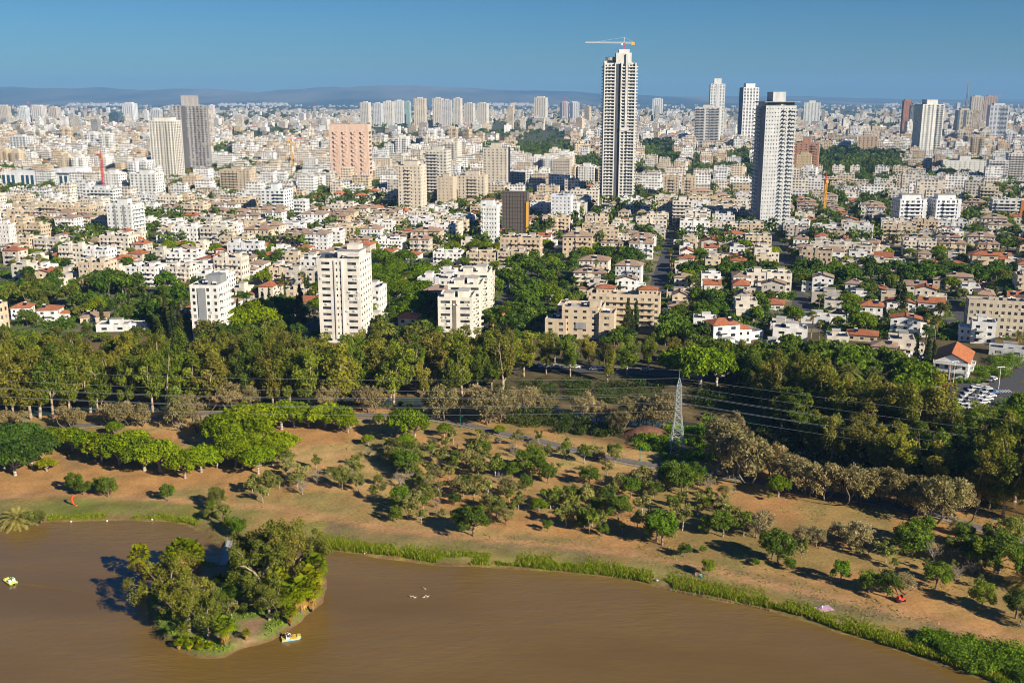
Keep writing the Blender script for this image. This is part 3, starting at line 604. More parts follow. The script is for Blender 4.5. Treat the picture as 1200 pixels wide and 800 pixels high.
# island trees
IP = 'on the lake island'
for x, y, h in [(203, 716, 16), (188, 706, 14), (222, 740, 15), (244, 748, 11.5), (308, 706, 21), (326, 694, 22), (345, 684, 19), (300, 690, 18), (316, 728, 12), (362, 676, 15)]:
    tree('waterside', x, y, h, phrase=IP, zf=.1)
tree('park', 270, 712, 6, phrase=IP, zf=.1); tree('park', 262, 690, 4.5, phrase=IP, zf=.1); tree('park', 285, 690, 5, phrase=IP, zf=.1); tree('young', 272, 725, 5, phrase=IP, zf=.1)
for x, y, h in [(166, 676, 8), (205, 672, 7), (214, 670, 8.5), (224, 670, 8), (232, 672, 7), (264, 757, 6.5), (289, 750, 2.6), (327, 708, 8.5), (346, 722, 6.5), (354, 716, 8), (364, 708, 9), (371, 697, 10), (341, 731, 4.5), (334, 722, 7.5), (366, 714, 6.5)]:
    tree('short_fan_palm', x, y, h, phrase=IP, zf=.05)
for x, y in [(210, 757), (222, 759), (235, 760), (246, 760), (216, 752), (230, 754)]: tree('short_fan_palm', x, y, 2.6, phrase='at the water edge of the island', zf=-.9, desc='stubby bright fan palm clump')

# ------------------------------------------------------------------ building kit
def facade(wb, gb, w, d, z0, fl, fh, nx, ny, ratio=.45, wh=1.35, sill=.95, ox=0, oy=0, par=.9, fx=None, fy=None):
    """a storeyed block: glass core behind a real grid of piers and sill bands, so every window is a recess"""
    H = fl * fh; T = .22
    gb.box(ox - w / 2 + .17, ox + w / 2 - .17, oy - d / 2 + .17, oy + d / 2 - .17, z0, z0 + H - .2)
    def spans(n, L, ratio, explicit):
        if explicit: op = [(a * L - L / 2, b * L - L / 2) for a, b in explicit]
        elif n == 0: op = []
        else: op = [(-L / 2 + (i + .5 - ratio / 2) * L / n, -L / 2 + (i + .5 + ratio / 2) * L / n) for i in range(n)]
        out = []; u = -L / 2
        for a, b in op: out.append((u, a)); u = b
        out.append((u, L / 2)); return out
    top = z0 + H + par
    for sg in (-1, 1):
        y0, y1 = sorted((oy + sg * d / 2, oy + sg * (d / 2 - T)))
        for a, b in spans(nx, w, ratio, fx): wb.box(ox + a, ox + b, y0, y1, z0, top)
        x0, x1 = sorted((ox + sg * w / 2, ox + sg * (w / 2 - T)))
        for a, b in spans(ny, d, ratio, fy):
            a, b = max(a, -d / 2 + T), min(b, d / 2 - T)
            if b > a: wb.box(x0, x1, oy + a, oy + b, z0, top)
        for k in range(fl + 1):
            za = z0 + k * fh - (fh - sill - wh) if k else z0; zb = z0 + k * fh + sill if k < fl else top + .03
            y0, y1 = sorted((oy + sg * (d / 2 + .03), oy + sg * (d / 2 - T - .02))); wb.box(ox - w / 2 - .03, ox + w / 2 + .03, y0, y1, za, zb)
            x0, x1 = sorted((ox + sg * (w / 2 + .03), ox + sg * (w / 2 - T - .02))); wb.box(x0, x1, oy - d / 2 + T + .03, oy + d / 2 - T - .03, za, zb)
def roofslab(rb, w, d, z, ox=0, oy=0): rb.box(ox - w / 2 + .25, ox + w / 2 - .25, oy - d / 2 + .25, oy + d / 2 - .25, z - .25, z + .05)
def balc(bb, side, u0, u1, dep, fl, fh, z0, w, d, first=1, ox=0, oy=0, h=1.0, glassy=False, m=0):
    for k in range(first, fl):
        z = z0 + k * fh - .1
        def B(a0, a1, b0, b1, c0, c1, mm=m):
            if side == 'f': bb.box(ox + a0, ox + a1, oy - d / 2 - b1, oy - d / 2 - b0, c0, c1, mm)
            elif side == 'b': bb.box(ox + a0, ox + a1, oy + d / 2 + b0, oy + d / 2 + b1, c0, c1, mm)
            elif side == 'r': bb.box(ox + w / 2 + b0, ox + w / 2 + b1, oy + a0, oy + a1, c0, c1, mm)
            else: bb.box(ox - w / 2 - b1, ox - w / 2 - b0, oy + a0, oy + a1, c0, c1, mm)
        B(u0, u1, .04, dep, z, z + .18); B(u0, u1, dep - .12, dep + .01, z + .181, z + h)
        B(u0, u0 + .12, .04, dep - .121, z + .182, z + h - .01); B(u1 - .12, u1, .04, dep - .121, z + .182, z + h - .01)
def heaters(hb, n, w, d, z, rg, ox=0, oy=0):
    """rooftop solar water heaters: tilted panel, rack, white drum"""
    for i in range(n):
        x, y = ox + rg.uniform(-w / 2 + 1.6, w / 2 - 1.6), oy + rg.uniform(-d / 2 + 1.6, d / 2 - 1.6)
        hb.hexa([(x - .9, y - 1, z + .25), (x + .9, y - 1, z + .25), (x + .9, y + .5, z + 1.2), (x - .9, y + .5, z + 1.2)], [(x - .9, y - 1.05, z + .33), (x + .9, y - 1.05, z + .33), (x + .9, y + .45, z + 1.3), (x - .9, y + .45, z + 1.3)], 1)
        hb.bar((x - .7, y + .75, z + 1.45), (x + .7, y + .75, z + 1.45), .36, 0, 8)
        for s in (-.7, .7): hb.bar((x + s, y + .75, z), (x + s, y + .75, z + 1.3), .05, 2)
def tiled_roof(rb, w, d, z, h, ov=.6, hip=True, ox=0, oy=0, along='x'):
    a, b = (w / 2 + ov, d / 2 + ov)
    if along == 'y': a, b = b, a
    r = max(.2, a - b) if hip else a
    def P(x, y, zz): return (ox + x, oy + y, zz) if along == 'x' else (ox - y, oy + x, zz)
    t = .22; e = [(-a, -b), (a, -b), (a, b), (-a, b)]
    for dz, rev in ((0, True), (t, False)):
        faces = [[(-a, -b, z), (a, -b, z), (r, 0, z + h), (-r, 0, z + h)], [(a, b, z), (-a, b, z), (-r, 0, z + h), (r, 0, z + h)], [(a, -b, z), (a, b, z), (r, 0, z + h)], [(-a, b, z), (-a, -b, z), (-r, 0, z + h)]]
        if not hip: faces = faces[:2]
        for f in faces:
            q = [P(x, y, zz + dz) for x, y, zz in f]; rb.poly(q[::-1] if rev else q)
    for k in range(4):
        (x0, y0), (x1, y1) = e[k], e[(k + 1) % 4]
        if not hip and k in (1, 3): continue
        rb.poly([P(x0, y0, z), P(x1, y1, z), P(x1, y1, z + t), P(x0, y0, z + t)])
    rb.bar(P(-r, 0, z + h + t), P(r, 0, z + h + t), .16)
def gable_wall(wb, w, d, z, h, ox=0, oy=0, along='x'):
    for s in (-1, 1):
        if along == 'x': pts = [(ox + s * w / 2, oy - d / 2, z), (ox + s * w / 2, oy + d / 2, z), (ox + s * w / 2, oy, z + h)]; pts2 = [(p[0] - s * .2, p[1], p[2]) for p in pts]
        else: pts = [(ox - w / 2, oy + s * d / 2, z), (ox + w / 2, oy + s * d / 2, z), (ox, oy + s * d / 2, z + h)]; pts2 = [(p[0], p[1] - s * .2, p[2]) for p in pts]
        wb.poly(pts); wb.poly(pts2[::-1])
WHITE, CREAM, BEIGE, SAND, GREYW, STONE = (.78, .76, .73), (.70, .63, .53), (.63, .52, .38), (.57, .45, .315), (.66, .66, .66), (.58, .53, .46)
ROOFW, ROOFG, TERRA, BROWNT = (.50, .475, .44), (.33, .315, .295), (.42, .155, .075), (.38, .265, .19)
def aircon(hb, w, d, fl, fh, n, rg_, ox=0, oy=0):
    for _ in range(n):
        k, sd_ = rg_.randrange(fl), rg_.choice('ffflr'); z = k * fh + .25; L = w if sd_ == 'f' else d; u = rg_.uniform(-.45, .45) * L
        if sd_ == 'f': hb.box(ox + u - .45, ox + u + .45, oy - d / 2 - .45, oy - d / 2 - .04, z, z + .6)
        else: hb.box(*sorted((ox + (1 if sd_ == 'r' else -1) * (w / 2 + .04), ox + (1 if sd_ == 'r' else -1) * (w / 2 + .45))), oy + u - .45, oy + u + .45, z, z + .6)
class Bld:
    """collects the parts of one building"""
    def __init__(s, w, d, h): s.w, s.d, s.h = w, d, h; s.wall, s.gl, s.rf, s.tl, s.bal, s.ht, s.acc = MB(), MB(), MB(), MB(), MB(), MB(), MB(); s.extra = []
    def done(s, name):
        P = []
        if s.wall.v: P.append(('wall', s.wall.mesh(name + '_wall', 'stucco'), 'w', None))
        if s.gl.v: P.append(('window_glazing', s.gl.mesh(name + '_glazing', 'window_glass'), None, 'stuff'))
        if s.rf.v: P.append(('roof_deck', s.rf.mesh(name + '_deck', 'flat_roof'), 'r', None))
        if s.tl.v: P.append(('tiled_roof', s.tl.mesh(name + '_tiles', 'roof_tile'), 't', None))
        if s.bal.v: P.append(('balcony_tier', s.bal.mesh(name + '_balcony', 'stucco'), 'b', 'stuff'))
        if s.ht.v: P.append(('rooftop_heater', s.ht.mesh(name + '_heater', ['white_metal', 'solar_panel', 'grey_metal']), None, 'stuff'))
        if s.acc.v: P.append(('accent_panel', s.acc.mesh(name + '_accent', 'stucco'), 'a', None))
        s.parts = P + s.extra; return s
def put(b, name, label, cat, X, Y, rz, wc=BEIGE, rc=ROOFW, tc=TERRA, bc=None, ac=(.3, .3, .3), group=None, z=0, scale=None):
    cm = dict(w=jit(wc, .03), r=jit(rc, .08), t=jit(tc, .1), b=jit(bc or wc, .03), a=ac)
    return thing(name, [(n, m, cm.get(c) if isinstance(c, str) else c, k) for n, m, c, k in b.parts], label, cat, (X, Y, z), rz, group, scale)
def house_proto(i):
    g = random.Random(100 + i); w, d = g.uniform(9, 14), g.uniform(8, 11); fl = g.choice([1, 2, 2, 2, 3]); fh = 3.0
    kind = ['hip', 'gable', 'hip', 'flat', 'gable', 'flat', 'hip', 'mixed', 'mixed', 'flat'][i % 10]
    b = Bld(w, d, fl * fh); par = .15 if kind in ('hip', 'gable') else .8
    facade(b.wall, b.gl, w, d, 0, fl, fh, g.choice([2, 3]), 2, .34, 1.3, .9, par=par)
    if kind == 'hip': tiled_roof(b.tl, w, d, fl * fh + .16, g.uniform(1.6, 2.4), .6, True)
    elif kind == 'gable':
        al = g.choice('xy'); hh = g.uniform(1.8, 2.8); tiled_roof(b.tl, w, d, fl * fh + .16, hh, .5, False, along=al); gable_wall(b.wall, w - .06, d - .06, fl * fh + .1, hh * (.93 if True else 1), along=al)
    else:
        roofslab(b.rf, w, d, fl * fh); b.wall.box(-w / 4, w / 8, -d / 6, d / 4, fl * fh + .05, fl * fh + 2.6); b.rf.box(-w / 4 - .15, w / 8 + .15, -d / 6 - .15, d / 4 + .15, fl * fh + 2.61, fl * fh + 2.8)
    if g.random() < .75:                                # lower wing
        w2, d2, f2 = w * g.uniform(.4, .6), d * g.uniform(.5, .8), max(1, fl - 1); ox, oy = g.choice([-1, 1]) * (w / 2 + w2 / 2 - .3), g.uniform(-.2, .2) * d
        facade(b.wall, b.gl, w2, d2, 0, f2, fh, 2, 1, .35, 1.3, .9, ox, oy, par=.5)
        if kind in ('hip', 'mixed'): tiled_roof(b.tl, w2, d2, f2 * fh + .52, 1.3, .5, True, ox, oy)
        else: roofslab(b.rf, w2, d2, f2 * fh, ox, oy)
    balc(b.bal, 'f', -w * .3, w * .1, 1.8, fl, fh, 0, w, d)
    if kind in ('flat', 'mixed'): heaters(b.ht, 2, w * .7, d * .8, fl * fh + .05, g, w * .1, -d * .05)
    else: heaters(b.ht, 1, w * .3, d * .3, fl * fh + 1.2, g, w * .2, -d * .25)
    b.kind = kind; return b.done('house_%02d' % i)
def apt_proto(i):
    g = random.Random(300 + i); w = g.uniform(18, 30); d = g.uniform(11, 14); fl = g.choice([3, 3, 4, 4, 5]); fh = 3.0; b = Bld(w, d, fl * fh)
    hip = i % 5 == 4; nx = int(w / 3.2)
    facade(b.wall, b.gl, w, d, 0, fl, fh, nx, 4, g.uniform(.38, .55), 1.35, .9, par=.15 if hip else .9)
    for s in ('f', 'b'):
        u = -w / 2 + g.uniform(.5, 2)
        while u < w / 2 - 4.5:
            if g.random() < .75: balc(b.bal, s, u, u + 4, 1.6, fl, fh, 0, w, d)
            u += g.choice([5, 6.5])
    b.acc.box(-1.3, 1.3, -d / 2 - .35, -d / 2 - .04, 0, fl * fh + 1.6)
    if hip: tiled_roof(b.tl, w, d, fl * fh + .16, 2.4, .7, True); heaters(b.ht, 3, w * .6, 1.5, fl * fh + 1.2, g, 0, -d * .3)
    else:
        roofslab(b.rf, w, d, fl * fh)
        for s in (-.25, .28): b.wall.box(w * s - 2, w * s + 2, -1.5, 2.5, fl * fh + .05, fl * fh + 2.7); b.rf.box(w * s - 2.2, w * s + 2.2, -1.7, 2.7, fl * fh + 2.71, fl * fh + 2.9)
        heaters(b.ht, int(w / 3), w, d, fl * fh + .05, g)
    aircon(b.ht, w, d, fl, fh, 9, g)
    b.kind = 'hip' if hip else 'flat'; return b.done('apartment_%02d' % i)
def mid_proto(i):
    g = random.Random(500 + i); w = g.uniform(16, 23); d = g.uniform(14, 20); fl = g.choice([7, 8, 9, 11, 13]); fh = 3.1; b = Bld(w, d, fl * fh); nx = int(w / 3)
    facade(b.wall, b.gl, w, d, 0, fl, fh, nx, int(d / 3.4), g.uniform(.36, .6), g.uniform(1.3, 1.8), .85, par=1.1)
    for s in ('f', 'l', 'r'):
        L = w if s == 'f' else d
        for q in ((-.46, -.2), (.18, .45)):
            if g.random() < .8: balc(b.bal, s, q[0] * L, q[1] * L, 1.7, fl, fh, 0, w, d)
    b.acc.box(-w * .08, w * .08, -d / 2 - .3, -d / 2 - .04, 0, fl * fh + .6)
    roofslab(b.rf, w, d, fl * fh); b.wall.box(-w * .25, w * .2, -d * .2, d * .25, fl * fh + .05, fl * fh + 4.2); b.rf.box(-w * .26, w * .21, -d * .21, d * .26, fl * fh + 4.21, fl * fh + 4.4)
    heaters(b.ht, 7, w, d * .9, fl * fh + .05, g); return b.done('midrise_%02d' % i)

# ------------------------------------------------------------------ landmark buildings
RES = []                                               # reserved discs (x, y, r)
def spot(x0, x1, yt, yb):
    Y = gp(600, yb)[1]; m = mpp(Y); return ((x0 + x1) / 2 - 600) * m, Y, (x1 - x0) * m, topz(yt, Y)
def solve_w(app, k, X, Y, rz):
    t = rz + math.atan2(X, Y); return app / (abs(math.cos(t)) + k * abs(math.sin(t)))
def tower(name, label, px, rz=-11, k=.9, fh=3.3, wc=CREAM, bc=None, ac=(.12, .13, .15), rc=ROOFG, nx=6, ny=5, ratio=.5, wh=1.6, balcs=(), acc=(), crown=(.6, .6, 5), cat='tower', group=None, anchor=None, sill=.9, extra=None, crown2=None, fx=None, fy=None):
    x0, x1, yt, yb = px; X, Y, app, H = spot(*px); rz = R(rz); w = solve_w(app, k, X, Y, rz); d = w * k
    bw = 1.6 if balcs else 0; w -= bw; d -= bw; ch = crown[2] if crown else 0
    fl = max(2, round((H - ch) / fh)); fh = (H - ch - .9) / fl; b = Bld(w, d, H)
    facade(b.wall, b.gl, w, d, 0, fl, fh, nx, ny, ratio, min(wh, fh - 1.1), sill, fx=fx, fy=fy)
    for s, a, e, dep in balcs:
        L = w if s in 'fb' else d; balc(b.bal, s, a * L, e * L, dep, fl, fh, 0, w, d)
    for s, a, e, dep in acc:                            # full-height pilasters or dark strips
        if s in 'fb':
            y0, y1 = (-d / 2 - dep, -d / 2 - .05) if s == 'f' else (d / 2 + .05, d / 2 + dep); b.acc.box(a * w, e * w, y0, y1, 0, fl * fh + .5)
        else:
            q0, q1 = (w / 2 + .05, w / 2 + dep) if s == 'r' else (-w / 2 - dep, -w / 2 - .05); b.acc.box(q0, q1, a * d, e * d, 0, fl * fh + .5)
    z = fl * fh; roofslab(b.rf, w, d, z)
    if crown: b.wall.box(-w * crown[0] / 2, w * crown[0] / 2, -d * crown[1] / 2, d * crown[1] / 2, z + .05, z + .9 + ch); b.rf.box(-w * crown[0] / 2 - .2, w * crown[0] / 2 + .2, -d * crown[1] / 2 - .2, d * crown[1] / 2 + .2, z + ch + .91, z + ch + 1.2)
    rg = random.Random(int(x0 * 7 + yt)); heaters(b.ht, 4, w * .9, d * .9, z + .05, rg)
    for q in range(3): b.wall.box(*(lambda a, c: (a, a + 1.8, c, c + 1.5))(rg.uniform(-w * .45, w * .35), rg.uniform(-d * .45, d * .35)), z + .05, z + 1.5)
    if cat == 'building' and x1 - x0 < 70: aircon(b.ht, w, d, fl, fh, fl * 2, rg)
    if extra: extra(b, w, d, z, fh, fl)
    b.done(name); o = put(b, name, label, cat, X, Y + d / 2, rz, wc, rc, bc=bc, ac=ac, group=group)
    RES.append((X, Y + d / 2, max(w, d) * .72))
    if anchor: ANCH.append((X, Y + d / 2, anchor))
    return o, X, Y + d / 2, H
BUL = 'tower_block'
# near landmarks
def n1x(b, w, d, z, fh, fl):
    b.acc.box(-w * .1, w * .42, -d * .1, d * .45, z + .06, z + 4.2); b.acc.box(-w * .22, w * .05, -d / 2 - .5, -d / 2 - .04, 3, z - .5)
tower('apartment_tower', 'white and grey apartment block with a grey roof box among eucalyptus', (219, 270, 334, 398), -4, 1.15, 3.1, WHITE, ac=(.27, .28, .29), nx=4, ny=5, ratio=.4, balcs=[('r', -.45, .1, 1.8), ('r', .15, .48, 1.8)], crown=None, anchor='near the white and grey apartment block', extra=n1x, cat='building')
def n2x(b, w, d, z, fh, fl):
    b.wall.box(-w * .12, w * .40, -d * .15, d * .42, z + .06, z + 3.4); b.wall.box(w * .05, w * .34, d * .05, d * .38, z + 3.61, z + 5.6); b.rf.box(-w * .14, w * .42, -d * .17, d * .44, z + 3.41, z + 3.6)
    b.gl.box(-w * .42, -w * .22, -d * .45, -d * .2, z + .06, z + 2.6); b.wall.box(w * .2, w * .45, -d * .47, -d * .25, z + 2.3, z + 2.5)
    for u in (-.105, .065): b.wall.box(u * w, (u + .04) * w, -d / 2 - .5, -d / 2 - .04, 2, z)
NB2 = [(.09, .29), (.4, .47), (.52, .60), (.71, .92)]
tower('apartment_tower', 'tall cream slab tower with long window ribbons above the eucalyptus belt', (372, 435, 303, 402), -8, 1.0, 2.95, (.72, .675, .60), fx=NB2, fy=[(.06, .16), (.26, .36), (.46, .56), (.66, .76), (.84, .93)], wh=1.2, sill=1.0, balcs=(), crown=None, anchor='near the cream slab tower', extra=n2x, cat='building')
def n3():
    X, Y, app, H = spot(505, 545, 350, 402); rz = R(-4); e = obj('stepped_apartment_block', None, None, (X + 4, Y + 8, 0), rz); e.empty_display_size = .5
    tag(e, 'cream apartment block stepping up in three tiers above the eucalyptus', 'building'); ANCH.append((X + 6, Y + 40, 'near the stepped cream block')); RES.append((X + 8, Y + 14, 20)); RES.append((X + 13, Y + 45, 20)); RES.append((X + 20, Y + 75, 18))
    hh = H
    for i in range(3):
        w, d = 15.5, 18; b = Bld(w, d, hh); ox, oy = i * 2.2, i * 19.2; fl = round(hh / 2.95); fh = hh / fl
        facade(b.wall, b.gl, w, d, 0, fl, fh, 4, 5, .5, 1.2, 1.0, ox, oy, fx=[(.08, .36), (.44, .54), (.66, .94)])
        balc(b.bal, 'r', -7, -2.5, 1.2, fl, fh, 0, w, d, ox=ox, oy=oy); balc(b.bal, 'r', 2, 6.5, 1.3, fl, fh, 0, w, d, ox=ox, oy=oy)
        b.acc.box(ox - .9, ox + .7, oy - d / 2 - .25, oy - d / 2 - .04, 1, hh - .5)
        roofslab(b.rf, w, d, hh, ox, oy); b.wall.box(ox - 5, ox - .5, oy - 8, oy - 2, hh + .05, hh + 2.8); b.wall.box(ox + 1, ox + 6, oy - 5, oy + 3, hh + .05, hh + 3); b.rf.box(ox + .8, ox + 6.2, oy - 5.2, oy + 3.2, hh + 3.01, hh + 3.2); b.rf.box(ox - 5.2, ox - .3, oy - 8.2, oy - 1.8, hh + 2.81, hh + 3)
        heaters(b.ht, 8, w, d, hh + .05, random.Random(i), ox, oy); aircon(b.ht, w, d, fl, fh, 22, random.Random(i), ox, oy); b.done('tier_%d' % i)
        cm = dict(w=(.72, .675, .59), r=ROOFW, b=(.72, .675, .59), a=(.20, .17, .13))
        wobj = None
        for n, m, c, k in b.parts:
            if n == 'wall': wobj = obj('tier', m, e, color=cm['w'])
            else: obj(n, m, wobj, color=cm.get(c), kind=k)
        hh += 2.6
n3()
def n4():
    X, Y, app, H = spot(662, 728, 352, 398); rz = R(-11); b = Bld(28, 14, H)
    facade(b.wall, b.gl, 17, 13, 0, 5, 2.9, 4, 3, .4, 1.2, 1, -2, 0); facade(b.wall, b.gl, 10, 10, 0, 3, 2.9, 2, 2, .4, 1.3, .9, -13.2, -3); facade(b.wall, b.gl, 7, 12, 0, 4, 3.1, 1, 3, .3, 1.2, 1, 10.5, -2)
    facade(b.wall, b.gl, 34, 11, 0, 5, 3.0, 10, 3, .45, 1.3, .9, 16, 32); facade(b.wall, b.gl, 22, 14, 0, 4, 3, 6, 4, .4, 1.3, .9, -4, 14.5)
    for w, d, z, ox, oy in ((17, 13, 14.5, -2, 0), (10, 10, 8.7, -13.2, -3), (7, 12, 12.4, 10.5, -2), (34, 11, 15, 16, 32), (22, 14, 12, -4, 14.5)): roofslab(b.rf, w, d, z, ox, oy); heaters(b.ht, 6, w * .9, d * .9, z + .05, random.Random(int(w)), ox, oy)
    for ox in (6, 27): facade(b.wall, b.gl, 9, 7, 15.06, 1, 2.7, 4, 2, .4, 1, .9, ox, 33, par=.1); tiled_roof(b.tl, 9, 7, 17.9, 1.3, .4, True, ox, 33)
    b.acc.box(-4, 1, -6.9, -6.54, 5, 8); b.wall.box(2, 7, -3, 4, 14.6, 17.4); balc(b.bal, 'f', -14, 15, 1.2, 5, 3, 0, 34, 11, ox=16, oy=32)
    b.done('terraced_complex'); put(b, 'terraced_apartment_complex', 'sandy stepped apartment complex with red roof huts beside a dark cypress', 'building', X - 3, Y + 7, rz, (.60, .49, .345), ROOFW); RES.append((X, Y + 8, 22)); RES.append((X + 20, Y + 38, 20)); RES.append((X, Y + 30, 16)); ANCH.append((X + 5, Y + 20, 'near the sandy stepped complex'))
n4()
# tall towers
def t1x(b, w, d, z, fh, fl):
    b.wall.box(-w * .14, w * .34, -d * .52, d * .3, z + .06, z + 11); b.gl.box(-w * .46, -w * .1, -d * .44, d * .3, z + .06, z + 7); b.wall.box(-w * .5, -w * .42, -d * .5, d * .4, z + .06, z + 3)
    b.wall.box(-w * .05, w * .28, -d * .4, d * .2, z + 11.01, z + 14.5)
    b.wall.box(w * .17, w * .24, -d / 2 - 2.4, -d / 2 - .05, z * .55, z + 10); b.wall.box(w * .02, w * .3, -d / 2 - 2.6, -d / 2 - .05, z * .53, z * .553)
    for a in (-.495, -.17, .02, .455): b.wall.box(a * w, (a + .035) * w, -d / 2 - 2.1, -d / 2 - .05, 0, z + 1)
o, X1, Y1, H1 = tower('skyscraper', 'tallest pale skyscraper with dark central groove and crane on its roof', (704, 744, 74, 239), -3, .85, 3.3, (.66, .64, .60), nx=9, ny=7, ratio=.6, wh=1.7, sill=.8, balcs=[('f', -.46, -.17, 2.0), ('f', .05, .17, 1.8), ('f', .25, .46, 2.0), ('r', -.45, -.05, 1.8), ('r', .1, .45, 1.8), ('l', -.4, .4, 1.8)], acc=[('f', -.135, .02, .3)], ac=(.08, .085, .10), crown=None, extra=t1x, anchor='near the tallest skyscraper')
def t2x(b, w, d, z, fh, fl):
    b.rf.box(-w * .56, w * .6, -d * .56, d * .5, z + 3.6, z + 4.2); b.gl.box(-w * .45, w * .45, -d * .45, d * .45, z + .06, z + 3.59)
    b.wall.box(-w * .22, w * .2, -d * .3, d * .3, z + 4.21, z + 12)
o, X2, Y2, H2 = tower('skyscraper', 'white skyscraper of small square windows with flat canopy roof slab', (881, 929, 124, 270), 8, .85, 3.25, (.50, .505, .51), nx=11, ny=5, ratio=.34, wh=1.15, sill=1.05, balcs=[('f', .06, .2, 1.9), ('f', .3, .5, 2.0), ('l', .0, .48, 2.0)], acc=[('l', -.48, -.05, .4)], ac=(.22, .235, .26), crown=None, extra=t2x, anchor='near the white canopy skyscraper')
tower('skyscraper', 'cream skyscraper with vertical window strips in front of dark tower', (176, 214, 138, 214), -6, .8, 3.3, (.74, .70, .62), nx=8, ny=5, ratio=.55, wh=2.1, balcs=[('f', .12, .3, 1.6), ('r', -.4, .4, 1.6)], acc=[('f', -.3, -.24, .5), ('f', .0, .06, .5), ('l', -.5, .5, .3)], ac=(.62, .58, .52), crown=(.7, .7, 4), anchor='near the cream and dark grey skyscraper pair')
tower('skyscraper', 'dark grey skyscraper with boxy top block', (203, 244, 112, 205), 14, .9, 3.3, (.31, .295, .295), nx=9, ny=8, ratio=.55, wh=1.9, balcs=[('f', .1, .4, 1.6), ('r', -.4, .3, 1.6)], acc=[('f', -.25, -.12, .6)], ac=(.12, .12, .13), crown=(.5, .6, 14), anchor='near the twin left skyscrapers')
def pink():
    X, Y, app, H = spot(386, 437, 146, 214); rz = R(-6); w = app * .9; d = 20; b = Bld(w, d, H); b.wall.box(-w / 2, w / 2, -d / 2, d / 2, 0, H); b.rf.box(-w / 2 + .4, w / 2 - .4, -d / 2 + .4, d / 2 - .4, H - .2, H + .4)
    n = 11; fh = (H - 12) / n
    for c in range(4):
        for r in range(n):
            x = -w * .36 + c * w * .235; z = 5 + r * fh
            b.gl.box(x - 3.6, x - 2.5, -d / 2 - .3, -d / 2 + .05, z + .6, z + fh * .46); b.wall.hexa([(x - 2.6, -d / 2 + .05, z), (x - 1.2, -d / 2 - 1.1, z), (x + 2.2, -d / 2 - 1.1, z), (x + 2.2, -d / 2 + .05, z)], [(x - 2.6, -d / 2 + .05, z + fh * .46), (x - 1.2, -d / 2 - 1.1, z + fh * .46), (x + 2.2, -d / 2 - 1.1, z + fh * .46), (x + 2.2, -d / 2 + .05, z + fh * .46)])
            b.acc.box(x + 2.21, x + 4.0, -d / 2 - .8, -d / 2 + .04, z + fh * .47, z + fh * .72)
        for s in (-1, 1):
            for r in range(n): b.gl.box(*sorted((s * (w / 2 - .05), s * (w / 2 + .3))), -d * .3, d * .3, 5 + r * fh + .5, 5 + r * fh + fh * .6) if c == 0 else None
    b.done('pink'); put(b, 'hotel_slab', 'pink concrete slab block with zigzag projecting bays', 'building', X, Y + 10, rz, (.68, .49, .385), (.6, .45, .37), ac=(.64, .44, .34)); RES.append((X, Y + 10, 42)); ANCH.append((X, Y, 'near the pink slab block'))
pink()
BLU = (.10, .13, .18)
